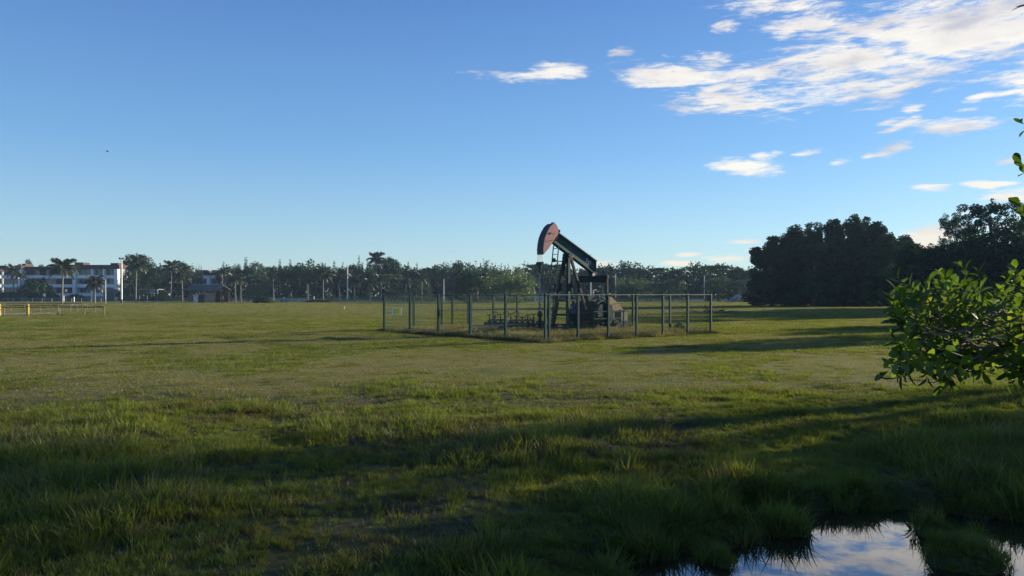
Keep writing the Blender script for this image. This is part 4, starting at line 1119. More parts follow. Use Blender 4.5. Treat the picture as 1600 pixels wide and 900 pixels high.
# ------------------------------------------------------------------ fenced enclosure
FH = 2.0
cL, cN, cR = Vector((-6.9, 39.9, 0)), Vector((1.37, 30.4, 0)), Vector((10.03, 37.3, 0))
cF = cL + cR - cN
def zg(p): return Vector((p.x, p.y, Hs(p.x, p.y)))
pm = MB(); pm.box((0, 0, FH / 2 - .15), (.09, .09, FH + .3)); POSTM = fastmesh('post', pm.v, pm.f, M_FENCE)
cpm = MB(); cpm.box((0, 0, 0), (.104, .104, .03)); CAPM = fastmesh('post_cap', cpm.v, cpm.f, M_FENCE)
PANELS = {}
def panel_mesh(L):
    key = round(L, 2)
    if key not in PANELS:
        m = MB(); n = int(L / .05)
        for i in range(n + 1):
            x = L * i / n; w = .0014
            m.add([(x - w, -w, .05), (x + w, -w, .05), (x, w * 1.6, .05), (x - w, -w, FH - .03), (x + w, -w, FH - .03), (x, w * 1.6, FH - .03)], [(0, 1, 4, 3), (1, 2, 5, 4), (2, 0, 3, 5)])
        for j in range(11):
            z = .06 + (FH - .1) * j / 10; h = .003 if j not in (0, 10) else .009
            m.box((L / 2, .008, z), (L, .006, h * 2))
        PANELS[key] = fastmesh('wire_panel', m.v, m.f, M_FENCE)
    return PANELS[key]
def fence_side(A, B, n, label, extra=(), first=True, last=True):
    A = zg(A); B = zg(B); d = (B - A); ang = math.atan2(d.y, d.x)
    t = thing('mesh_fence', A, label, 'fence', 'green mesh fence sides round the pump jack', ang)
    L = Vector((d.x, d.y)).length
    for i in range(n + 1):
        if (i == 0 and not first) or (i == n and not last): continue
        q = inst('post', POSTM, t, (L * i / n, 0, 0)); inst('post_cap', CAPM, q, (0, 0, FH + .012))
    for e in extra:
        q = inst('post', POSTM, t, (L * e, 0, 0)); inst('post_cap', CAPM, q, (0, 0, FH + .012))
    pmx = panel_mesh(L / n - .12)
    for i in range(n):
        inst('wire_panel', pmx, t, (L * i / n + .06, .035, 0))
    m = MB(); m.box((L / 2, -.07, FH - .02), (L, .02, .02)); m.build('top_rail', M_RAIL, t)
    return t
fL = fence_side(cL, cN, 5, 'left front side of the green mesh fence, carrying the yellow sign')
fR = fence_side(cN, cR, 6, 'right front side of the green mesh fence, running from the near corner to the right', extra=(.018,), first=False)
fBL = fence_side(cL, cF, 6, 'left back side of the green mesh fence behind the valves', extra=(.40, .52), first=False)
fBR = fence_side(cR, cF, 5, 'right back side of the green mesh fence behind the yellow belt guard', first=False, last=False)

def warning_sign():
    d = (cN - cL).normalized(); A = cL + d * (11.3 / 5 * .33 + .1); nrm = Vector((d.y, -d.x, 0)).normalized()
    if nrm.y > 0: nrm = -nrm
    f = (621 - 800) / FPX
    # point of the fence line in that direction
    s = (cL.x - f * cL.y) / (f * d.y - d.x); P0 = cL + d * s + nrm * .03; P0.z = 2.0 + (460 - 486.5) / FPX * P0.y
    t = thing('warning_sign', P0, 'yellow and white warning plate with a black oval on the left fence side', 'sign', None, math.atan2(d.y, d.x))
    w, h = .86, .39
    m = MB(); m.box((0, 0, 0), (w, .012, h)); m.build('plate', M_WHITE, t)
    m = MB(); m.box((.085, -.009, 0), (w * .70, .006, h * .88)); m.build('yellow_field', M_SIGNY, t)
    n = 20; m = MB(); m.prism([(-.215 + .075 * math.cos(2 * math.pi * k / n), -.008, .145 * math.sin(2 * math.pi * k / n)) for k in range(n)], (0, -.005, 0)); ov = m.build('black_oval', M_BLACK, t)
    m = MB(); m.prism([(-.215 + .035 * math.cos(2 * math.pi * k / n), -.0135, .085 * math.sin(2 * math.pi * k / n)) for k in range(n)], (0, -.003, 0)); m.build('pictogram', M_CLOTHW, ov)
    for (x, z, ww) in ((.02, .11, .16), (.20, .11, .14), (.06, .06, .24), (.1, .01, .28), (.06, -.05, .18), (.03, -.105, .12), (.2, -.1, .12)):
        m = MB(); m.box((x, -.0135, z), (ww, .003, .013)); m.build('text_line', M_BLACK, t)
warning_sign()

# ------------------------------------------------------------------ pump jack
JO = Vector((1.42, 37.0, 0)); JO.z = Hs(1.42, 37.0)
JA = Vector((.78, .6258, 0)).normalized(); JC = Vector((JA.y, -JA.x, 0)); JZ = Vector((0, 0, 1))
def J(s, t, z): return Vector((JO.x, JO.y, 0)) + JA * s + JC * t + JZ * z
def PJ(px, py, t=0.0):
    """point on the jack's own upright plane, t metres towards the camera side, from its place in the photograph"""
    f = (px - 800) / FPX; b = Vector((JO.x, JO.y, 0)) + JC * t
    s = (f * b.y - b.x) / (JA.x - f * JA.y); p = b + JA * s; p.z = CAMZ + (460 - py) / FPX * p.y
    return p
jack = thing('pump_jack', JO, 'green oil pump jack with red horsehead raised and its beam tail lowered', 'pump jack')
O = Vector(jack.location)
def jb(m, name, mat, parent=None, smooth=False): return m.build(name, mat, parent or jack, O, smooth)
# skid
m = MB()
for t in (-.55, .55):
    m.bar(J(.6, t, .34), J(6.1, t, .34), .12, .26)
for s in (.75, 1.9, 3.0, 4.2, 5.3, 6.0):
    m.bar(J(s, -.62, .31), J(s, .62, .31), .12, .16)
for s in (1.0, 3.2, 5.6):
    m.box(J(s, 0, .1), (.5, .5, .24), Matrix.Rotation(math.atan2(JA.y, JA.x), 3, 'Z'))
jb(m, 'skid_frame', M_JACKDARK)
# walking beam : I section
tp0, tp1 = PJ(871.5, 365), PJ(930, 408); bt0, bt1 = PJ(862.5, 378), PJ(930, 430)
ax = (tp1 - tp0).normalized()
m = MB(); m.prism([tp0 - JC * .03, tp1 - JC * .03, bt1 - JC * .03, bt0 - JC * .03], JC * .06)
beam = jb(m, 'walking_beam', M_JACKGREEN)
for (a_, b_, k) in ((tp0, tp1, 1), (bt0, bt1, -1)):
    m = MB(); m.bar(a_, b_, .30, .045, side=JC); jb(m, 'flange', M_JACKGREEN, beam)
for f in (.015, .985):
    a_ = tp0.lerp(tp1, f) - JC * .12; b_ = bt0.lerp(bt1, f) - JC * .12
    m = MB(); m.add([a_, a_ + ax * .02, b_ + ax * .02, b_, a_ + JC * .24, a_ + ax * .02 + JC * .24, b_ + ax * .02 + JC * .24, b_ + JC * .24], [(0, 1, 2, 3), (7, 6, 5, 4), (0, 4, 5, 1), (1, 5, 6, 2), (2, 6, 7, 3), (3, 7, 4, 0)]); jb(m, 'stiffener', M_JACKGREEN, beam)
# lettering S41 on the beam web
fc = bpy.data.curves.new('lettering', 'FONT'); fc.body = 'S41'; fc.size = .31; fc.extrude = .003; fc.align_x = 'CENTER'; fc.align_y = 'CENTER'; fc.materials.append(M_WHITE)
lt = bpy.data.objects.new('lettering', fc); COL.objects.link(lt)
zax = JC; xax = ax; yax = zax.cross(xax)
Mx = Matrix((xax, yax, zax)).transposed().to_4x4(); Mx.translation = PJ(919.5, 409.5, .036) - O
dg = bpy.context.evaluated_depsgraph_get(); lme = bpy.data.meshes.new_from_object(lt.evaluated_get(dg)); bpy.data.objects.remove(lt)
lt = bpy.data.objects.new('lettering', lme); COL.objects.link(lt)
lt.parent = beam; lt.matrix_local = Mx
# horsehead
TH = .21
side = [(864.5, 349.5), (868.5, 350), (871, 354), (873, 359.5), (872.6, 365), (863.5, 378.5), (857.5, 388), (849.2, 397.3), (848.8, 390), (849.6, 381), (851.6, 371), (855.5, 361.5), (859.8, 354)]
near = [PJ(px, py, TH) for px, py in side]; far_ = [p - JC * 2 * TH for p in near]
m = MB(); m.prism(near, -JC * .02); m.prism([p + JC * .02 for p in far_], -JC * .02)
head = jb(m, 'horsehead', M_RED)
arc = [7, 8, 9, 10, 11, 12, 0]
m = MB()
for a_, b_ in zip(arc[:-1], arc[1:]):
    o_ = -JA * .03
    q = [near[a_] + JC * .03, near[b_] + JC * .03, far_[b_] - JC * .03, far_[a_] - JC * .03]
    m.add([v for v in q] + [v + o_ for v in q], [(0, 1, 2, 3), (7, 6, 5, 4), (0, 4, 5, 1), (1, 5, 6, 2), (2, 6, 7, 3), (3, 7, 4, 0)])
jb(m, 'arc_face', M_HEADFACE, head)
m = MB()
for a_, b_ in zip([0, 1, 2, 3, 4, 5, 6], [1, 2, 3, 4, 5, 6, 7]):
    q = [near[a_] - JC * .021, near[b_] - JC * .021, far_[b_] + JC * .021, far_[a_] + JC * .021]
    nrm = JC.cross(near[b_] - near[a_]).normalized() * .02
    m.add([v for v in q] + [v + nrm for v in q], [(0, 1, 2, 3), (7, 6, 5, 4), (0, 4, 5, 1), (1, 5, 6, 2), (2, 6, 7, 3), (3, 7, 4, 0)])
jb(m, 'back_plate', M_RED, head)
m = MB(); m.bar(PJ(851, 377.3, TH + .01), PJ(864, 375.3, TH + .01), .02, .05); m.bar(PJ(863.5, 365.2, TH + .01), PJ(869, 364.4, TH + .01), .015, .035); jb(m, 'seam', M_HEADFACE, head)
m = MB(); c_ = PJ(860.3, 364.5, TH + .0); m.tube([c_, c_ + JC * .03], .05, 10); jb(m, 'lifting_eye', M_BLACK, head)
m = MB(); m.box(PJ(871.5, 364, .0), (.16, .16, .34)); m.box(PJ(873, 361, .12), (.14, .14, .12)); jb(m, 'hinge_bracket', M_JACKDARK, head)
m = MB(); m.bar(PJ(862, 348.8, -.1), PJ(865.5, 348.6, .1), .08, .07); jb(m, 'cable_anchor', M_JACKDARK, head)
# bridle, carrier bar, polished rod
tb = near[7].lerp(far_[7], .5) - JA * .05; ZB = W(844, 410, 37).z
for t in (-.15, -.05, .08, .16):
    m = MB(); m.tube([Vector((tb.x, tb.y, tb.z + .05)) + JC * t, Vector((tb.x, tb.y, ZB)) + JC * t], .013, 6); jb(m, 'bridle_cable', M_STEEL)
m = MB(); m.box(Vector((tb.x, tb.y, ZB - .06)), (.14, .42, .16), Matrix.Rotation(math.atan2(JA.y, JA.x), 3, 'Z')); jb(m, 'carrier_bar', M_JACKDARK)
m = MB(); m.lathe(Vector((tb.x, tb.y, ZB - .55)), [(.05, 0), (.065, .1), (.065, .3), (.09, .34), (.09, .42)], 10); jb(m, 'rod_clamp', M_JACKDARK)
m = MB(); m.tube([Vector((tb.x, tb.y, .8)), Vector((tb.x, tb.y, ZB))], .022, 8); jb(m, 'polished_rod', M_STEEL)
# samson post
apx = PJ(886.5, 399)
sA = (apx - J(0, 0, 0)).dot(JA); zA = apx.z
for (s, t, mt, w_) in ((sA - .46, .55, M_JACKDARK, .17), (sA - .5, -.55, M_JACKDARK, .17), (sA + 1.12, .52, M_RUST, .11), (sA + 1.12, -.52, M_JACKDARK, .11)):
    topp = J(sA + (.1 if s > sA else -.06), math.copysign(.13, t), zA - .12); bot = J(s, t, .46)
    m = MB(); m.bar(bot, topp, w_, w_ * .9, side=JC); lg = jb(m, 'post_leg', M_JACKDARK if mt is M_RUST else mt)
    if mt is M_RUST:
        m = MB(); m.bar(bot.lerp(topp, .22) + JA * .06 + JC * .01, topp + JA * .07 + JC * .01, w_ * .75, .03, side=JC); tag(jb(m, 'leg_flange', M_RUST, lg), 'flaking pale and rusty rear leg face')
for z in (1.7, .95):
    m = MB(); f = (z - .46) / (zA - .58)
    for t in (-1, 1):
        m.bar(J(sA - .46 * (1 - f), t * (.55 - .42 * f), z), J(sA + 1.12 * (1 - f), t * (.52 - .39 * f), z), .06, .09)
    m.bar(J(sA - .46 * (1 - f), -(.55 - .42 * f), z), J(sA - .46 * (1 - f), (.55 - .42 * f), z), .06, .09)
    jb(m, 'cross_brace', M_JACKDARK)
m = MB(); m.box(J(sA, 0, zA - .14), (.42, .34, .12), Matrix.Rotation(math.atan2(JA.y, JA.x), 3, 'Z')); m.tube([J(sA, -.24, zA), J(sA, .24, zA)], .12, 12); m.box(J(sA - .26, .05, zA - .2), (.16, .2, .34)); jb(m, 'saddle_bearing', M_JACKDARK)
m = MB(); m.prism([PJ(889.5, 395.5, .17), PJ(896, 400.5, .17), PJ(894.5, 404.5, .17), PJ(890, 402, .17)], -JC * .05); tag(jb(m, 'bearing_cover', M_RUST), 'rusty pinkish bearing cover')
# ladder
lt0, lt1 = PJ(869, 383.5), PJ(857.5, 505)
for t in (-.2, .2):
    m = MB(); m.bar(lt1 + JC * t, lt0 + JC * t, .045, .035, side=JC); ld = jb(m, 'ladder_rail', M_JACKDARK)
L_ = (lt0 - lt1).length; nr = int(L_ / .3)
rm = MB(); rm.bar(-JC * .2, JC * .2, .03, .03); RUNG = fastmesh('rung', rm.v, rm.f, M_JACKDARK)
for k in range(nr):
    p = lt1.lerp(lt0, (k + .5) / nr); inst('rung', RUNG, jack, p - O)
m = MB(); m.bar(PJ(866, 408), PJ(884, 408.5), .05, .05); m.box(PJ(865.5, 406.5), (.16, .16, .2)); jb(m, 'ladder_bracket', M_JACKDARK)
# equalizer and pitmans
eq = PJ(926.5, 430)
sE = (eq - J(0, 0, 0)).dot(JA)
m = MB(); m.bar(J(sE, -1.12, eq.z - .19), J(sE, 1.05, eq.z - .21), .16, .36, side=JZ.cross(JC)); jb(m, 'equalizer_beam', M_JACKDARK)
m = MB(); m.box(J(sE, 0, eq.z - .02), (.34, .3, .4), Matrix.Rotation(math.atan2(JA.y, JA.x), 3, 'Z')); tb_ = jb(m, 'tail_bearing', M_JACKDARK)
m = MB(); c_ = PJ(927, 429.3, .2); m.tube([c_, c_ + JC * .04], .10, 8); jb(m, 'bearing_cap', M_STEEL, tb_)
crank_end = []
for t in (1.02, -1.08):
    tp = J(sE, t, eq.z - .1); bp = J(sE + .04, t, .72)
    m = MB(); m.bar(bp, tp, .10, .12, side=JC); pt = jb(m, 'pitman_arm', M_JACKDARK)
    m = MB(); m.tube([tp - JC * .1, tp + JC * .1], .10, 10); jb(m, 'wrist_bearing', M_JACKDARK, pt)
    m = MB(); m.tube([bp - JC * .14, bp + JC * .14], .12, 10); jb(m, 'wrist_pin', M_JACKDARK, pt)
    m = MB(); m.box(tp + JZ * .12 + JC * .02, (.07, .07, .12)); jb(m, 'grease_cup', M_STEEL, pt)
    sh = J(sE - .12, t * .86, 1.32)
    m = MB(); m.bar(J(sE + .06, t * .86, .5), J(sE - .2, t * .86, 1.6), .15, .26, side=JC); cr = jb(m, 'crank_arm', M_JACKDARK)
    for sg in (-1, 1):
        c0 = J(sE - .08, t * .86, 1.05)
        pl = [(0, -.62), (.34, -.6), (.5, -.35), (.52, .1), (.38, .42), (0, .5)]
        m = MB(); m.prism([c0 + JA * (sg * (a_ + .09)) + JZ * b_ - JC * .14 for a_, b_ in pl], JC * .28); bevel(jb(m, 'counterweight', M_JACKDARK, cr), .03)
# gearbox on its pedestal
RZ = Matrix.Rotation(math.atan2(JA.y, JA.x), 3, 'Z')
m = MB(); m.box(J(sE - .15, 0, .72), (1.1, .7, .55), RZ); jb(m, 'pedestal', M_JACKDARK)
m = MB(); m.box(J(sE - .15, 0, 1.35), (1.15, .8, .75), RZ); m.box(J(sE - .35, 0, 1.82), (.6, .55, .2), RZ); m.tube([J(sE - .12, -1.0, 1.32), J(sE - .12, 1.0, 1.32)], .1, 12); m.tube([J(sE + .35, -.6, 1.42), J(sE + .35, .75, 1.42)], .06, 10); bevel(jb(m, 'gearbox', M_JACKDARK), .03)
m = MB(); m.tube([J(sE - .2, .2, 1.9), J(sE - .2, .2, 2.2), J(sE + .05, .2, 2.25)], .04, 8); m.tube([J(sE + .1, .3, 1.9), J(sE + .35, .45, 1.8), J(sE + .55, .6, 1.55)], .03, 6); jb(m, 'breather_pipe', M_STEEL)
# guard rails, control box
m = MB()
for s in (sE - 1.25, sE + .95):
    m.bar(J(s, 1.3, .2), J(s, 1.3, 1.15), .05, .05)
for z in (.75, 1.12):
    m.bar(J(sE - 1.25, 1.3, z), J(sE + .95, 1.3, z), .04, .04)
jb(m, 'guard_rail', M_FENCE)
m = MB(); m.box(J(sA + .45, -.2, 1.25), (.5, .3, .5), RZ); cb = jb(m, 'control_box', M_CLOTHB); m = MB(); m.bar(J(sA + .45, -.2, .4), J(sA + .45, -.2, 1.0), .06, .06); jb(m, 'box_stand', M_JACKDARK, cb)
m = MB(); m.bar(J(sA + .45, .3, .46), J(sA + .45, .3, 1.35), .06); m.bar(J(sA - .1, .3, 1.33), J(sA + .9, .3, 1.33), .06); m.bar(J(sA - .1, .3, .46), J(sA - .1, .3, 1.35), .06); jb(m, 'brake_frame', M_JACKDARK)
# belt guard and motor
TB = .75
m = MB(); m.prism([PJ(px, py, TB) for px, py in ((952, 463.5), (956, 464), (966, 474), (974.5, 484.5), (952, 485.5))], -JC * .16); bg = tag(jb(m, 'belt_guard', M_OCHRE), 'faded ochre triangular upper belt guard')
m = MB(); m.prism([PJ(px, py, TB - .01) for px, py in ((952, 487.3), (977.5, 485.3), (981, 491), (980.2, 501.3), (970.5, 502.5), (962, 499), (952, 494))], -JC * .14); tag(jb(m, 'lower_guard_panel', M_OLIVE), 'dusty olive lower guard panel')
m = MB(); m.bar(PJ(951, 486.5, TB + .02), PJ(980, 484.8, TB + .02), .03, .06); m.bar(PJ(969.5, 484, TB + .03), PJ(969.5, 503, TB + .03), .05, .06); m.bar(PJ(952, 495, TB + .02), PJ(963, 501, TB + .02), .05, .09); m.bar(PJ(962, 501.2, TB + .02), PJ(980.5, 502.6, TB + .02), .05, .09); jb(m, 'guard_frame', M_JACKDARK)
m = MB(); m.tube([J(5.2, -.35, .85), J(5.2, .45, .85)], .26, 14); m.tube([J(5.2, .45, .85), J(5.2, .62, .85)], .12, 12); m.box(J(5.2, 0, .54), (.6, .7, .16), RZ); jb(m, 'motor', M_JACKDARK)
# bevelled look for the big steel
# wellhead beside the rod
wh = thing('wellhead', Vector((tb.x, tb.y, Hs(tb.x, tb.y))), 'dark wellhead stack under the polished rod left of the ladder', 'wellhead'); OW = Vector(wh.location)
m = MB(); m.lathe(Vector((tb.x, tb.y, 0)), [(.17, 0), (.17, .3), (.24, .32), (.24, .4), (.12, .42), (.12, .58), (.2, .6), (.2, .68), (.09, .72), (.075, .86), (.13, .9), (.15, 1.0), (.1, 1.12), (.06, 1.18)], 14); m.build('stuffing_box', M_JACKDARK, wh, OW)
m = MB(); m.tube([J(-.05, 0, .5), J(-1.5, -.5, .46), J(-2.2, -.7, .35)], .05, 8); m.tube([J(-.05, 0, .5), J(1.0, -.3, .4)], .05, 8); m.build('flow_line', M_JACKDARK, wh, OW)
# valve manifold left of it
def manifold(px, d, label, n=5, seed=2, w=1.2):
    x = (px - 800) / FPX * d; t = thing('valve_manifold', (x, d, Hs(x, d)), label, 'valves'); r_ = random.Random(seed)
    m = MB(); m.tube([(-w / 2 - .3, 0, .42), (w / 2 + .7, .1, .42)], .07, 10); m.tube([(-w / 2, .25, .6), (w / 2, .25, .6)], .05, 8)
    for i in range(n):
        xx = -w / 2 + w * i / (n - 1); m.lathe((xx, 0, .26), [(.13, 0), (.13, .05), (.08, .07), (.09, .28), (.13, .3), (.13, .34), (.05, .36), (.03, .62)], 10)
        m.box((xx, 0, .1), (.08, .08, .34))
    m.build('pipework', M_JACKDARK, t)
    for i in range(n):
        xx = -w / 2 + w * i / (n - 1); z = .85 + r_.uniform(-.1, .1); rr = .15; k = 12
        m = MB(); ring = [(xx + rr * math.cos(2 * math.pi * q / k), .02 * math.sin(q), z + rr * math.sin(2 * math.pi * q / k)) for q in range(k + 1)] if i % 2 else [(xx + rr * math.cos(2 * math.pi * q / k), rr * math.sin(2 * math.pi * q / k), z) for q in range(k + 1)]
        m.tube(ring, .022, 6, False)
        for q in (0, 4, 8): m.bar((xx, 0, z), ring[q], .015)
        m.build('hand_wheel', M_JACKDARK, t)
manifold(816, 39.2, 'cluster of dark valves with hand wheels left of the wellhead')
manifold(778, 40.0, 'lower dark valves left of the hand wheel cluster inside the fence', 4, 5, .9)
m = MB(); pts = [W(px, 509 - .02 * (px - 740), 37.6) for px in (735, 780, 830, 845)]; m.tube(pts, .035, 8); pp = m.build('ground_pipe', M_GALV); tag(pp, 'thin pale pipe lying low across the enclosure left of the wellhead', 'pipe')

# ------------------------------------------------------------------ grass
def tuft_mesh(name, seed, n, h0, h1, spread, lean, width, mat, segs=2, heads=0.0):
    rng = np.random.default_rng(seed); V = []; F = []
    for i in range(n):
        an = rng.uniform(0, 6.283); r = spread * math.sqrt(rng.uniform(0, 1)); b = np.array([r * math.cos(an), r * math.sin(an), -.02])
        oa = an + rng.normal() * .9; ln = lean * rng.uniform(.2, 1.3); h = rng.uniform(h0, h1) * (1 - .35 * r / max(spread, .01))
        dirv = np.array([math.cos(oa) * ln, math.sin(oa) * ln, 1.0]); dirv /= np.linalg.norm(dirv)
        sd = np.array([-math.sin(oa + rng.normal() * .8), math.cos(oa + rng.normal() * .8), 0]); w = width * rng.uniform(.6, 1.3)
        p0 = b; curl = np.array([math.cos(oa), math.sin(oa), 0]) * h * ln * .5
        p1 = b + dirv * h * .5; p2 = b + dirv * h + curl - np.array([0, 0, h * ln * .35])
        k = len(V)
        if segs == 2:
            V += [p0 - sd * w, p0 + sd * w, p1 + sd * w * .8, p1 - sd * w * .8, p2]
            F += [(k, k + 1, k + 2, k + 3), (k + 3, k + 2, k + 4)]
        else:
            V += [p0 - sd * w, p0 + sd * w, p2]; F += [(k, k + 1, k + 2)]
        if heads and rng.random() < heads:
            k = len(V); q = p2; V += [q, q + np.array([w * 2, 0, .02]), q + np.array([0, 0, .07]), q + np.array([-w * 2, 0, .02])]; F += [(k, k + 1, k + 2, k + 3)]
    return fastmesh(name, np.array(V), F, mat)

def scatter(name, pts, rz, scl, idx, meshes, label, tilt=None):
    """points become instances of the given tufts through geometry nodes; counted as one mass of grass"""
    src = bpy.data.collections.new(name + '_kinds')
    for i, me in enumerate(meshes):
        o = bpy.data.objects.new('tuft_%02d' % i, me); src.objects.link(o)
    me = bpy.data.meshes.new(name); n = len(pts)
    me.vertices.add(n); me.vertices.foreach_set('co', np.asarray(pts, np.float32).ravel())
    A = me.attributes.new('turn', 'FLOAT_VECTOR', 'POINT'); rot = np.zeros((n, 3), np.float32); rot[:, 2] = rz
    if tilt is not None: rot[:, 0] = tilt[:, 0]; rot[:, 1] = tilt[:, 1]
    A.data.foreach_set('vector', rot.ravel())
    A = me.attributes.new('size', 'FLOAT', 'POINT'); A.data.foreach_set('value', np.asarray(scl, np.float32))
    A = me.attributes.new('pick', 'INT', 'POINT'); A.data.foreach_set('value', np.asarray(idx, np.int32))
    o = bpy.data.objects.new(name, me); COL.objects.link(o)
    ng = bpy.data.node_groups.new(name, 'GeometryNodeTree')
    ng.interface.new_socket('Geometry', in_out='INPUT', socket_type='NodeSocketGeometry'); ng.interface.new_socket('Geometry', in_out='OUTPUT', socket_type='NodeSocketGeometry')
    N = ng.nodes; Lk = ng.links
    gi = N.new('NodeGroupInput'); go = N.new('NodeGroupOutput'); iop = N.new('GeometryNodeInstanceOnPoints'); ci = N.new('GeometryNodeCollectionInfo')
    ci.inputs['Collection'].default_value = src; ci.inputs['Separate Children'].default_value = True; ci.inputs['Reset Children'].default_value = True
    def na(nm, dt):
        a = N.new('GeometryNodeInputNamedAttribute'); a.data_type = dt; a.inputs['Name'].default_value = nm; return a.outputs['Attribute']
    Lk.new(gi.outputs[0], iop.inputs['Points']); Lk.new(ci.outputs[0], iop.inputs['Instance']); iop.inputs['Pick Instance'].default_value = True
    Lk.new(na('pick', 'INT'), iop.inputs['Instance Index']); Lk.new(na('turn', 'FLOAT_VECTOR'), iop.inputs['Rotation']); Lk.new(na('size', 'FLOAT'), iop.inputs['Scale'])
    Lk.new(iop.outputs[0], go.inputs[0])
    md = o.modifiers.new('scatter', 'NODES'); md.node_group = ng
    return tag(o, label, kind='stuff')

rng = np.random.default_rng(77)
def sample(n, y0, y1, side=1.0, pw=1.0):
    """points inside the view wedge plus a margin"""
    y = (rng.uniform(0, 1, n) * (y1 ** (1 + pw) - y0 ** (1 + pw)) + y0 ** (1 + pw)) ** (1 / (1 + pw))
    x = rng.uniform(-1, 1, n) * (y * 0.74 + side)
    return x, y
def outside_yard(x, y, m=0.0):
    return ~inside_yard(x, y, m)
def inside_yard(x, y, m=0.0):
    a = (cN - cL).normalized(); b = (cR - cN).normalized()
    LA = (cN - cL).length; LB = (cR - cN).length
    dx = x - cN.x; dy = y - cN.y
    det = (-a.x) * b.y - (-a.y) * b.x
    u = (dx * b.y - dy * b.x) / det; v = ((-a.x) * dy - (-a.y) * dx) / det
    return (u > -m) & (u < LA + m) & (v > -m) & (v < LB + m)

LONG = [tuft_mesh('tuft', 500 + i, 46, .10, .24, .11, .55, .0045, M_GRASS) for i in range(6)] + [tuft_mesh('tuft', 520 + i, 40, .16, .34, .10, .5, .0050, M_GRASS) for i in range(3)] + \
       [tuft_mesh('tuft', 530 + i, 36, .08, .18, .13, .8, .0035, M_WEED) for i in range(2)] + [tuft_mesh('tuft', 535, 10, .2, .42, .07, .35, .003, M_STRAW)]
# lush foreground grass
x, y = sample(74000, 3.0, 20.5, 4.5, .75)
edge = 13.2 + 3.4 * (fbm(x * .22, y * .22, 3, 31) - .5) + .20 * np.clip(x, -4, 12)
keep = y < edge + rng.normal(size=len(x)) * .8
h = H(x, y); wet = pond(x, y)
keep &= (h > WATER_Z + .005) | (rng.random(len(x)) < .07 + .25 * sstep(.5, .62, fbm(x * 1.4, y * 1.4, 3, 95)))
x, y, h, wet = x[keep], y[keep], h[keep], wet[keep]
lush = fbm(x * .55, y * .55, 4, 41); cl = fbm(x * 1.9, y * 1.9, 3, 44)
scl = (.55 + .85 * sstep(.36, .64, lush)) * (.5 + 1.0 * cl) * rng.uniform(.75, 1.25, len(x))
scl *= np.where(h < WATER_Z + .005, .8, 1.0)
bank = np.exp(-((wet - .15) / .2) ** 2) * (wet > .01)
scl *= 1 - .1 * bank
pick = rng.integers(0, 6, len(x)); big_ = rng.random(len(x)) < .25 * sstep(.5, .7, lush) + .35 * bank; pick = np.where(big_, rng.integers(6, 9, len(x)), pick)
brown = rng.random(len(x)) < 0.75 * sstep(.47, .60, fbm(x * .4, y * .4, 3, 51)); pick = np.where(brown, rng.integers(9, 11, len(x)), pick)
pick = np.where(rng.random(len(x)) < .02, 11, pick)
scl *= .92 - .42 * sstep(8.5, 14, y)
str_ = rng.random(len(x)) < .012; pick = np.where(str_, 11, pick)
scatter('grass', np.stack([x, y, h], 1), rng.uniform(0, 6.28, len(x)), scl, pick, LONG, 'long wet tufted grass of the foreground', rng.normal(size=(len(x), 2)) * .12)

# bank grass hanging over the water's edge
bx = rng.uniform(-.2, 9.0, 20000); by = rng.uniform(2.6, 8.8, 20000); bw = pond(bx, by); bh = H(bx, by)
kb = (bw > .004) & (bw < .62) & (bh > WATER_Z - .05); bx, by, bh = bx[kb], by[kb], bh[kb]
bl = fbm(bx * 1.6, by * 1.6, 3, 91)
scatter('bank_grass', np.stack([bx, by, np.maximum(bh, WATER_Z - .01)], 1), rng.uniform(0, 6.28, len(bx)), (.25 + .95 * sstep(.35, .65, bl)) * rng.uniform(.6, 1.3, len(bx)), rng.integers(0, 9, len(bx)), LONG[:9], 'wet grass overhanging the edge of the puddle', rng.normal(size=(len(bx), 2)) * .3)

# island tussock and other big tussocks
TUS = [tuft_mesh('tuft', 560 + i, 190, .20, .42, .17, .75, .0042, M_GRASS) for i in range(3)]
tx = np.array([3.52, 3.38, 3.62, 3.5, 3.45, 3.58, -.35, -.15, -3.9, -3.6, 1.3, 2.2, 4.6, 5.2, -2.1, .6, 4.3, 2.75, 1.95, -5.0, 5.9, 2.5, 1.2]); ty = np.array([5.75, 5.8, 5.72, 5.66, 5.84, 5.85, 5.5, 5.6, 5.6, 5.7, 8.2, 8.6, 7.6, 8.0, 7.2, 9.4, 7.3, 7.45, 7.2, 8.0, 8.6, 9.6, 7.1])
scatter('tussock_grass', np.stack([tx, ty, np.maximum(H(tx, ty), WATER_Z) - .01], 1), rng.uniform(0, 6, len(tx)), np.where(np.arange(len(tx)) < 6, .6, 1) * rng.uniform(.5, 1.0, len(tx)), rng.integers(0, 3, len(tx)), TUS, 'big dense grass tussocks round the puddle')

# mown turf
SHORT = [tuft_mesh('tuft', 600 + i, 150, .03, .085, .30, .8, .0055, M_TURF, segs=1) for i in range(5)] + [tuft_mesh('tuft', 610 + i, 90, .06, .14, .13, .7, .006, M_GRASS, segs=1) for i in range(3)] + [tuft_mesh('tuft', 615 + i, 110, .03, .06, .28, 1.3, .006, M_DEAD, segs=1) for i in range(2)]
x, y = sample(145000, 10.5, 92, 5, .42)
keep = outside_yard(x, y, .0) & (rng.random(len(x)) > sstep(48, 90, y))
x, y = x[keep], y[keep]; h = H(x, y)
cl = fbm(x * .5, y * .5, 4, 61)
pick = rng.integers(0, 5, len(x)); pick = np.where(rng.random(len(x)) < .06 + .5 * sstep(.48, .6, cl), rng.integers(5, 8, len(x)), pick)
e2 = 13.4 + .2 * np.clip(x, -4, 12); dead_b = np.exp(-((y - e2 - .6) / 1.1) ** 2) * sstep(.46, .54, fbm(x * .5, y * .9, 3, 66))
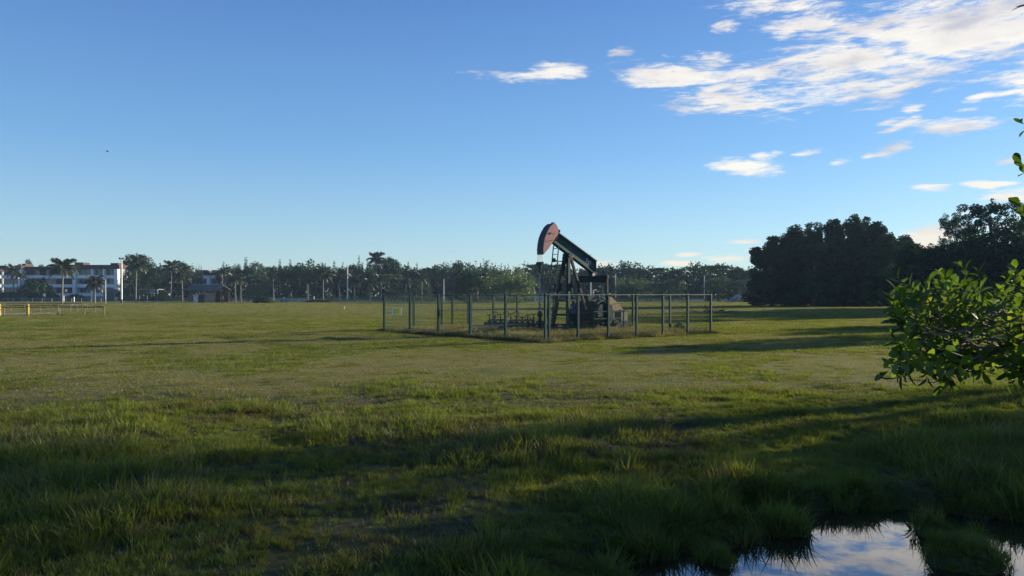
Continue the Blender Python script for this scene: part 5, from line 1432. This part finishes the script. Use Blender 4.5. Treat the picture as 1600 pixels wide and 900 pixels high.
pick = np.where(rng.random(len(x)) < .95 * dead_b + .04, rng.integers(8, 10, len(x)), pick)
scatter('mown_grass', np.stack([x, y, h], 1), rng.uniform(0, 6.28, len(x)), (.7 + .8 * cl) * np.clip(y / 26, .9, 1.5), pick, SHORT, 'short mown turf of the open field')

x, y = sample(60000, 62, 192, 4, .6)
x, y = x[:], y[:]; cl = fbm(x * .12, y * .12, 4, 64)
scatter('field_grass', np.stack([x, y, H(x, y)], 1), rng.uniform(0, 6.28, len(x)), (1.8 + .9 * cl) * rng.uniform(.7, 1.2, len(x)) * np.clip(y / 110, .75, 1.3), np.where(rng.random(len(x)) < .12, rng.integers(5, 8, len(x)), rng.integers(0, 5, len(x))), SHORT[:8], 'turf of the far half of the field')

# uncut grass inside the fence
TALL = [tuft_mesh('tuft', 640 + i, 50, .15, .42, .20, .5, .006, M_STRAW, heads=.3) for i in range(3)] + [tuft_mesh('tuft', 650 + i, 50, .15, .36, .20, .6, .007, M_TURF) for i in range(2)] + [tuft_mesh('tuft', 660 + i, 70, .15, .5, .22, .6, .009, M_WEED) for i in range(2)]
n = 10000
u = rng.uniform(-.02, 1.02, n); v = rng.uniform(-.02, 1.02, n)
x = cN.x + u * (cL.x - cN.x) + v * (cR.x - cN.x); y = cN.y + u * (cL.y - cN.y) + v * (cR.y - cN.y)
edged = np.minimum(np.minimum(u, v), .3)
pick = rng.integers(0, 5, n); wd = (edged < .09) & (fbm(x * .9, y * .9, 3, 71) > .46); pick = np.where(wd, rng.integers(5, 7, n), pick)
scl = rng.uniform(.6, 1.15, n) * np.where(edged < .09, .8, .9)
scatter('uncut_grass', np.stack([x, y, H(x, y)], 1), rng.uniform(0, 6.28, n), scl, pick, TALL, 'tall straw coloured uncut grass and weeds inside the fence')
# yellow flowered weed clump inside right corner
bush(1062, 500, 39.5, 22, 'small green weed bush inside the right corner of the enclosure', lib=BUM, k=0)

# ------------------------------------------------------------------ mangrove at the right edge
def leaf_shape(seed, L=.07, Wd=.038):
    r_ = random.Random(seed); cur = r_.uniform(.1, .35); fold = r_.uniform(.1, .3)
    rows = [(0, 0.03), (.12, .22), (.35, .72), (.6, 1.0), (.8, .86), (.93, .5), (1.0, .06)]
    V = []; F = []
    for i, (t, w) in enumerate(rows):
        z = -cur * t * t * L; V += [(t * L, -w * Wd / 2, z + fold * w * Wd / 2), (t * L, 0, z), (t * L, w * Wd / 2, z + fold * w * Wd / 2)]
        if i:
            k = (i - 1) * 3; F += [(k, k + 1, k + 4, k + 3), (k + 1, k + 2, k + 5, k + 4)]
    return np.array(V), F
LS = [leaf_shape(i, .052 + .010 * (i % 3), .026 + .005 * (i % 2)) for i in range(5)]
LME = [fastmesh('leaf', V_, F_, M_MANG, True) for V_, F_ in LS]
def rosette(p, axis, r_, n):
    """leaves in a whorl round a twig tip: list of matrices"""
    out = []; axis = axis.normalized(); q = axis.to_track_quat('Z', 'Y')
    for k in range(n):
        yaw = k * 2.4 + r_.uniform(-.3, .3); pit = r_.uniform(.1, 1.1) if k < n - 2 else r_.uniform(.9, 1.4)
        M = Matrix.Translation(p + axis * (.012 * k - .03)) @ q.to_matrix().to_4x4() @ Matrix.Rotation(yaw, 4, 'Z') @ Matrix.Rotation(-pit, 4, 'Y') @ Matrix.Scale(r_.choice((.55, .75, .85, .95, 1.05, 1.15)), 4)
        out.append(M)
    return out
mt = thing('mangrove_tree', (4.3, 3.4, 0), 'leafy mangrove reaching into the picture at the right edge above the puddle', 'tree')
MO = Vector(mt.location)
r_ = random.Random(5)
# outline of the leafy branch seen from the camera spot, used to shape the clump in depth
poly = [(1374, 484), (1392, 452), (1412, 446), (1450, 448), (1470, 436), (1488, 446), (1502, 458), (1518, 442), (1534, 456), (1562, 448), (1600, 440), (1700, 420), (1700, 600), (1600, 596), (1575, 590), (1540, 580), (1500, 582), (1470, 588), (1440, 578), (1405, 588), (1388, 566), (1398, 530), (1386, 500)]
def inpoly(x, y, P_):
    c = False; n = len(P_)
    for i in range(n):
        x0, y0 = P_[i]; x1, y1 = P_[(i + 1) % n]
        if (y0 > y) != (y1 > y) and x < (x1 - x0) * (y - y0) / (y1 - y0) + x0: c = not c
    return c
tips = [(r_.uniform(1560, 1640), r_.uniform(480, 585), r_.uniform(2.8, 3.0)) for _ in range(22)]
while len(tips) < 195:
    px, py = r_.uniform(1374, 1690), r_.uniform(430, 600)
    if r_.random() < (470 - py) / 50 or (px > 1540 and r_.random() < .45): continue
    if not inpoly(px, py, poly): continue
    tips.append((px, py, r_.uniform(2.75, 3.55)))
extra = [(1399, 455, 2.95), (1412, 450, 3.0), (1436, 452, 2.95), (1448, 458, 3.05), (1470, 440, 2.9), (1478, 448, 2.95), (1516, 448, 3.0), (1524, 456, 3.05), (1385, 480, 3.0), (1392, 470, 3.1), (1425, 460, 2.9),
         (1405, 585, 3.0), (1440, 583, 2.95), (1470, 588, 3.0), (1578, 596, 2.9), (1560, 585, 3.0), (1503, 424, 3.4), (1520, 430, 3.4), (1572, 425, 3.5), (1585, 435, 3.4)]
hub = W(1640, 530, 3.3)
leafM = []; tw = MB()
def twig_to(tip, r_):
    st = hub.lerp(tip, r_.uniform(.55, .8)) + Vector((r_.uniform(-.05, .05), r_.uniform(-.1, .1), r_.uniform(-.06, .06)))
    mid = st.lerp(tip, .55) + Vector((0, 0, -.03 if tip.z > hub.z else .03))
    tw.tube([st, mid, tip], [.005, .0035, .0022], 5); return (tip - mid)
for k, (px, py, d) in enumerate(tips + extra):
    tip = W(px + 12, py + 12 - 20 * (py > 560), d); ax_ = twig_to(tip, r_)
    low = (py - 500) / 100
    axis = ax_.normalized() * .6 + Vector((r_.uniform(-.3, .3), r_.uniform(-.4, .3), .8 - 1.5 * max(0, low)))
    for M in rosette(tip, axis, r_, r_.randint(6, 9)):
        leafM.append((M, (M.translation.x / M.translation.y)))
# the high twigs at the edge of the picture
for (px, py, d) in ((1604, 200, 3.0), (1603, 268, 2.95), (1600, 330, 3.0), (1606, 345, 3.1), (1612, 6, 3.0), (1640, 150, 3.2), (1650, 250, 3.2), (1630, 330, 3.2), (1660, 60, 3.2)):
    tip = W(px, py, d)
    for M in rosette(tip, Vector((-.5, 0, .7)), r_, 6): leafM.append((M, M.translation.x / M.translation.y))
    tw.tube([tip, tip + Vector((.35, .1, -.25))], [.004, .008], 5)
# main limbs
tw2 = MB()
tw2.tube([(4.3, 3.4, -.3), (4.25, 3.45, .5), (4.1, 3.4, 1.2), (4.2, 3.5, 2.2), (4.1, 3.5, 3.3)], [.13, .1, .085, .06, .03], 9)
for a_, b_ in (((4.1, 3.4, 1.2), tuple(hub)), ((4.15, 3.45, 1.7), (3.3, 3.1, 2.3)), ((4.2, 3.5, 2.2), (3.1, 3.2, 3.0)), ((4.2, 3.5, 2.2), (4.9, 3.7, 3.1)), ((4.1, 3.4, 1.4), (4.9, 3.0, 1.9))):
    a_ = Vector(a_); b_ = Vector(b_); tw2.tube([a_, a_.lerp(b_, .5) + Vector((0, 0, .08)), b_], [.04, .018, .007], 6)
for s in range(0):
    e = hub + Vector((-.55 - r_.uniform(0, .25), r_.uniform(-.3, .3), r_.uniform(-.3, .3))); tw2.tube([hub, hub.lerp(e, .5) + Vector((0, 0, .05)), e], [.014, .009, .005], 5)
tw2.build('trunk', M_BARK, mt, MO)
tw.build('twigs', M_TWIG, mt, MO)
vis = [q for q in leafM if q[1] < .71]; vis.sort(key=lambda q: q[0].translation.y)
parts_ = vis[:300]; rest = vis[300:] + [q for q in leafM if q[1] >= .70]
for i, (M, _) in enumerate(parts_):
    o = bpy.data.objects.new('leaf', LME[i % 5]); COL.objects.link(o); o.parent = mt
    o.matrix_local = Matrix.Translation(-MO) @ M
# the rest of the crown, out of the picture to the right
for k in range(170):
    p = Vector((r_.gauss(4.0, .6), r_.gauss(3.4, .6), r_.uniform(1.3, 3.4)))
    dl = p - Vector((1.85, 3.1, 2.0)); off_ = (dl - sdir * dl.dot(sdir)).length
    if off_ < 1.15 or p.x / max(p.y, .1) < .74 or p.y < 1.2 or (p - Vector((0, 0, 2))).length < 2.0: continue
    for M in rosette(p, Vector((r_.uniform(-1, 1), r_.uniform(-1, 1), .8)), r_, 7): rest.append((M, 0))
VV = []; FF = []; off = 0
for i, (M, _) in enumerate(rest):
    V_, F_ = LS[i % 5]; Mn = np.array(M); P_ = V_ @ Mn[:3, :3].T + Mn[:3, 3] - np.array(MO)
    VV.append(P_); FF += [tuple(off + j for j in f) for f in F_]; off += len(V_)
fo = inst('foliage', fastmesh('foliage', np.concatenate(VV), FF, M_MANG, True), mt); fo['kind'] = 'stuff'

# ------------------------------------------------------------------ haze
if HAZE_DENSITY > 0:
    hm = bpy.data.materials.new('pale_haze'); hm.use_nodes = True; t = NT(hm.node_tree); hm.node_tree.nodes.clear()
    pv = t.n('ShaderNodeVolumePrincipled', {'Color': (0.55, 0.76, 1.0, 1), 'Density': HAZE_DENSITY, 'Anisotropy': 0.0})
    t.n('ShaderNodeOutputMaterial', {1: pv.outputs[0]})
    hb = MB(); hb.box((0, 230, 14.5), (1100, 620, 33)); hz = hb.build('haze', hm)
    tag(hz, 'thin morning haze over the field', kind='stuff')
SC.cycles.max_bounces = 8
SC.cycles.diffuse_bounces = 3
SC.cycles.transmission_bounces = 4
SC.cycles.transparent_max_bounces = 4
SC.cycles.volume_bounces = 0
SC.cycles.use_denoising = True
SC.cycles.denoising_prefilter = 'NONE'
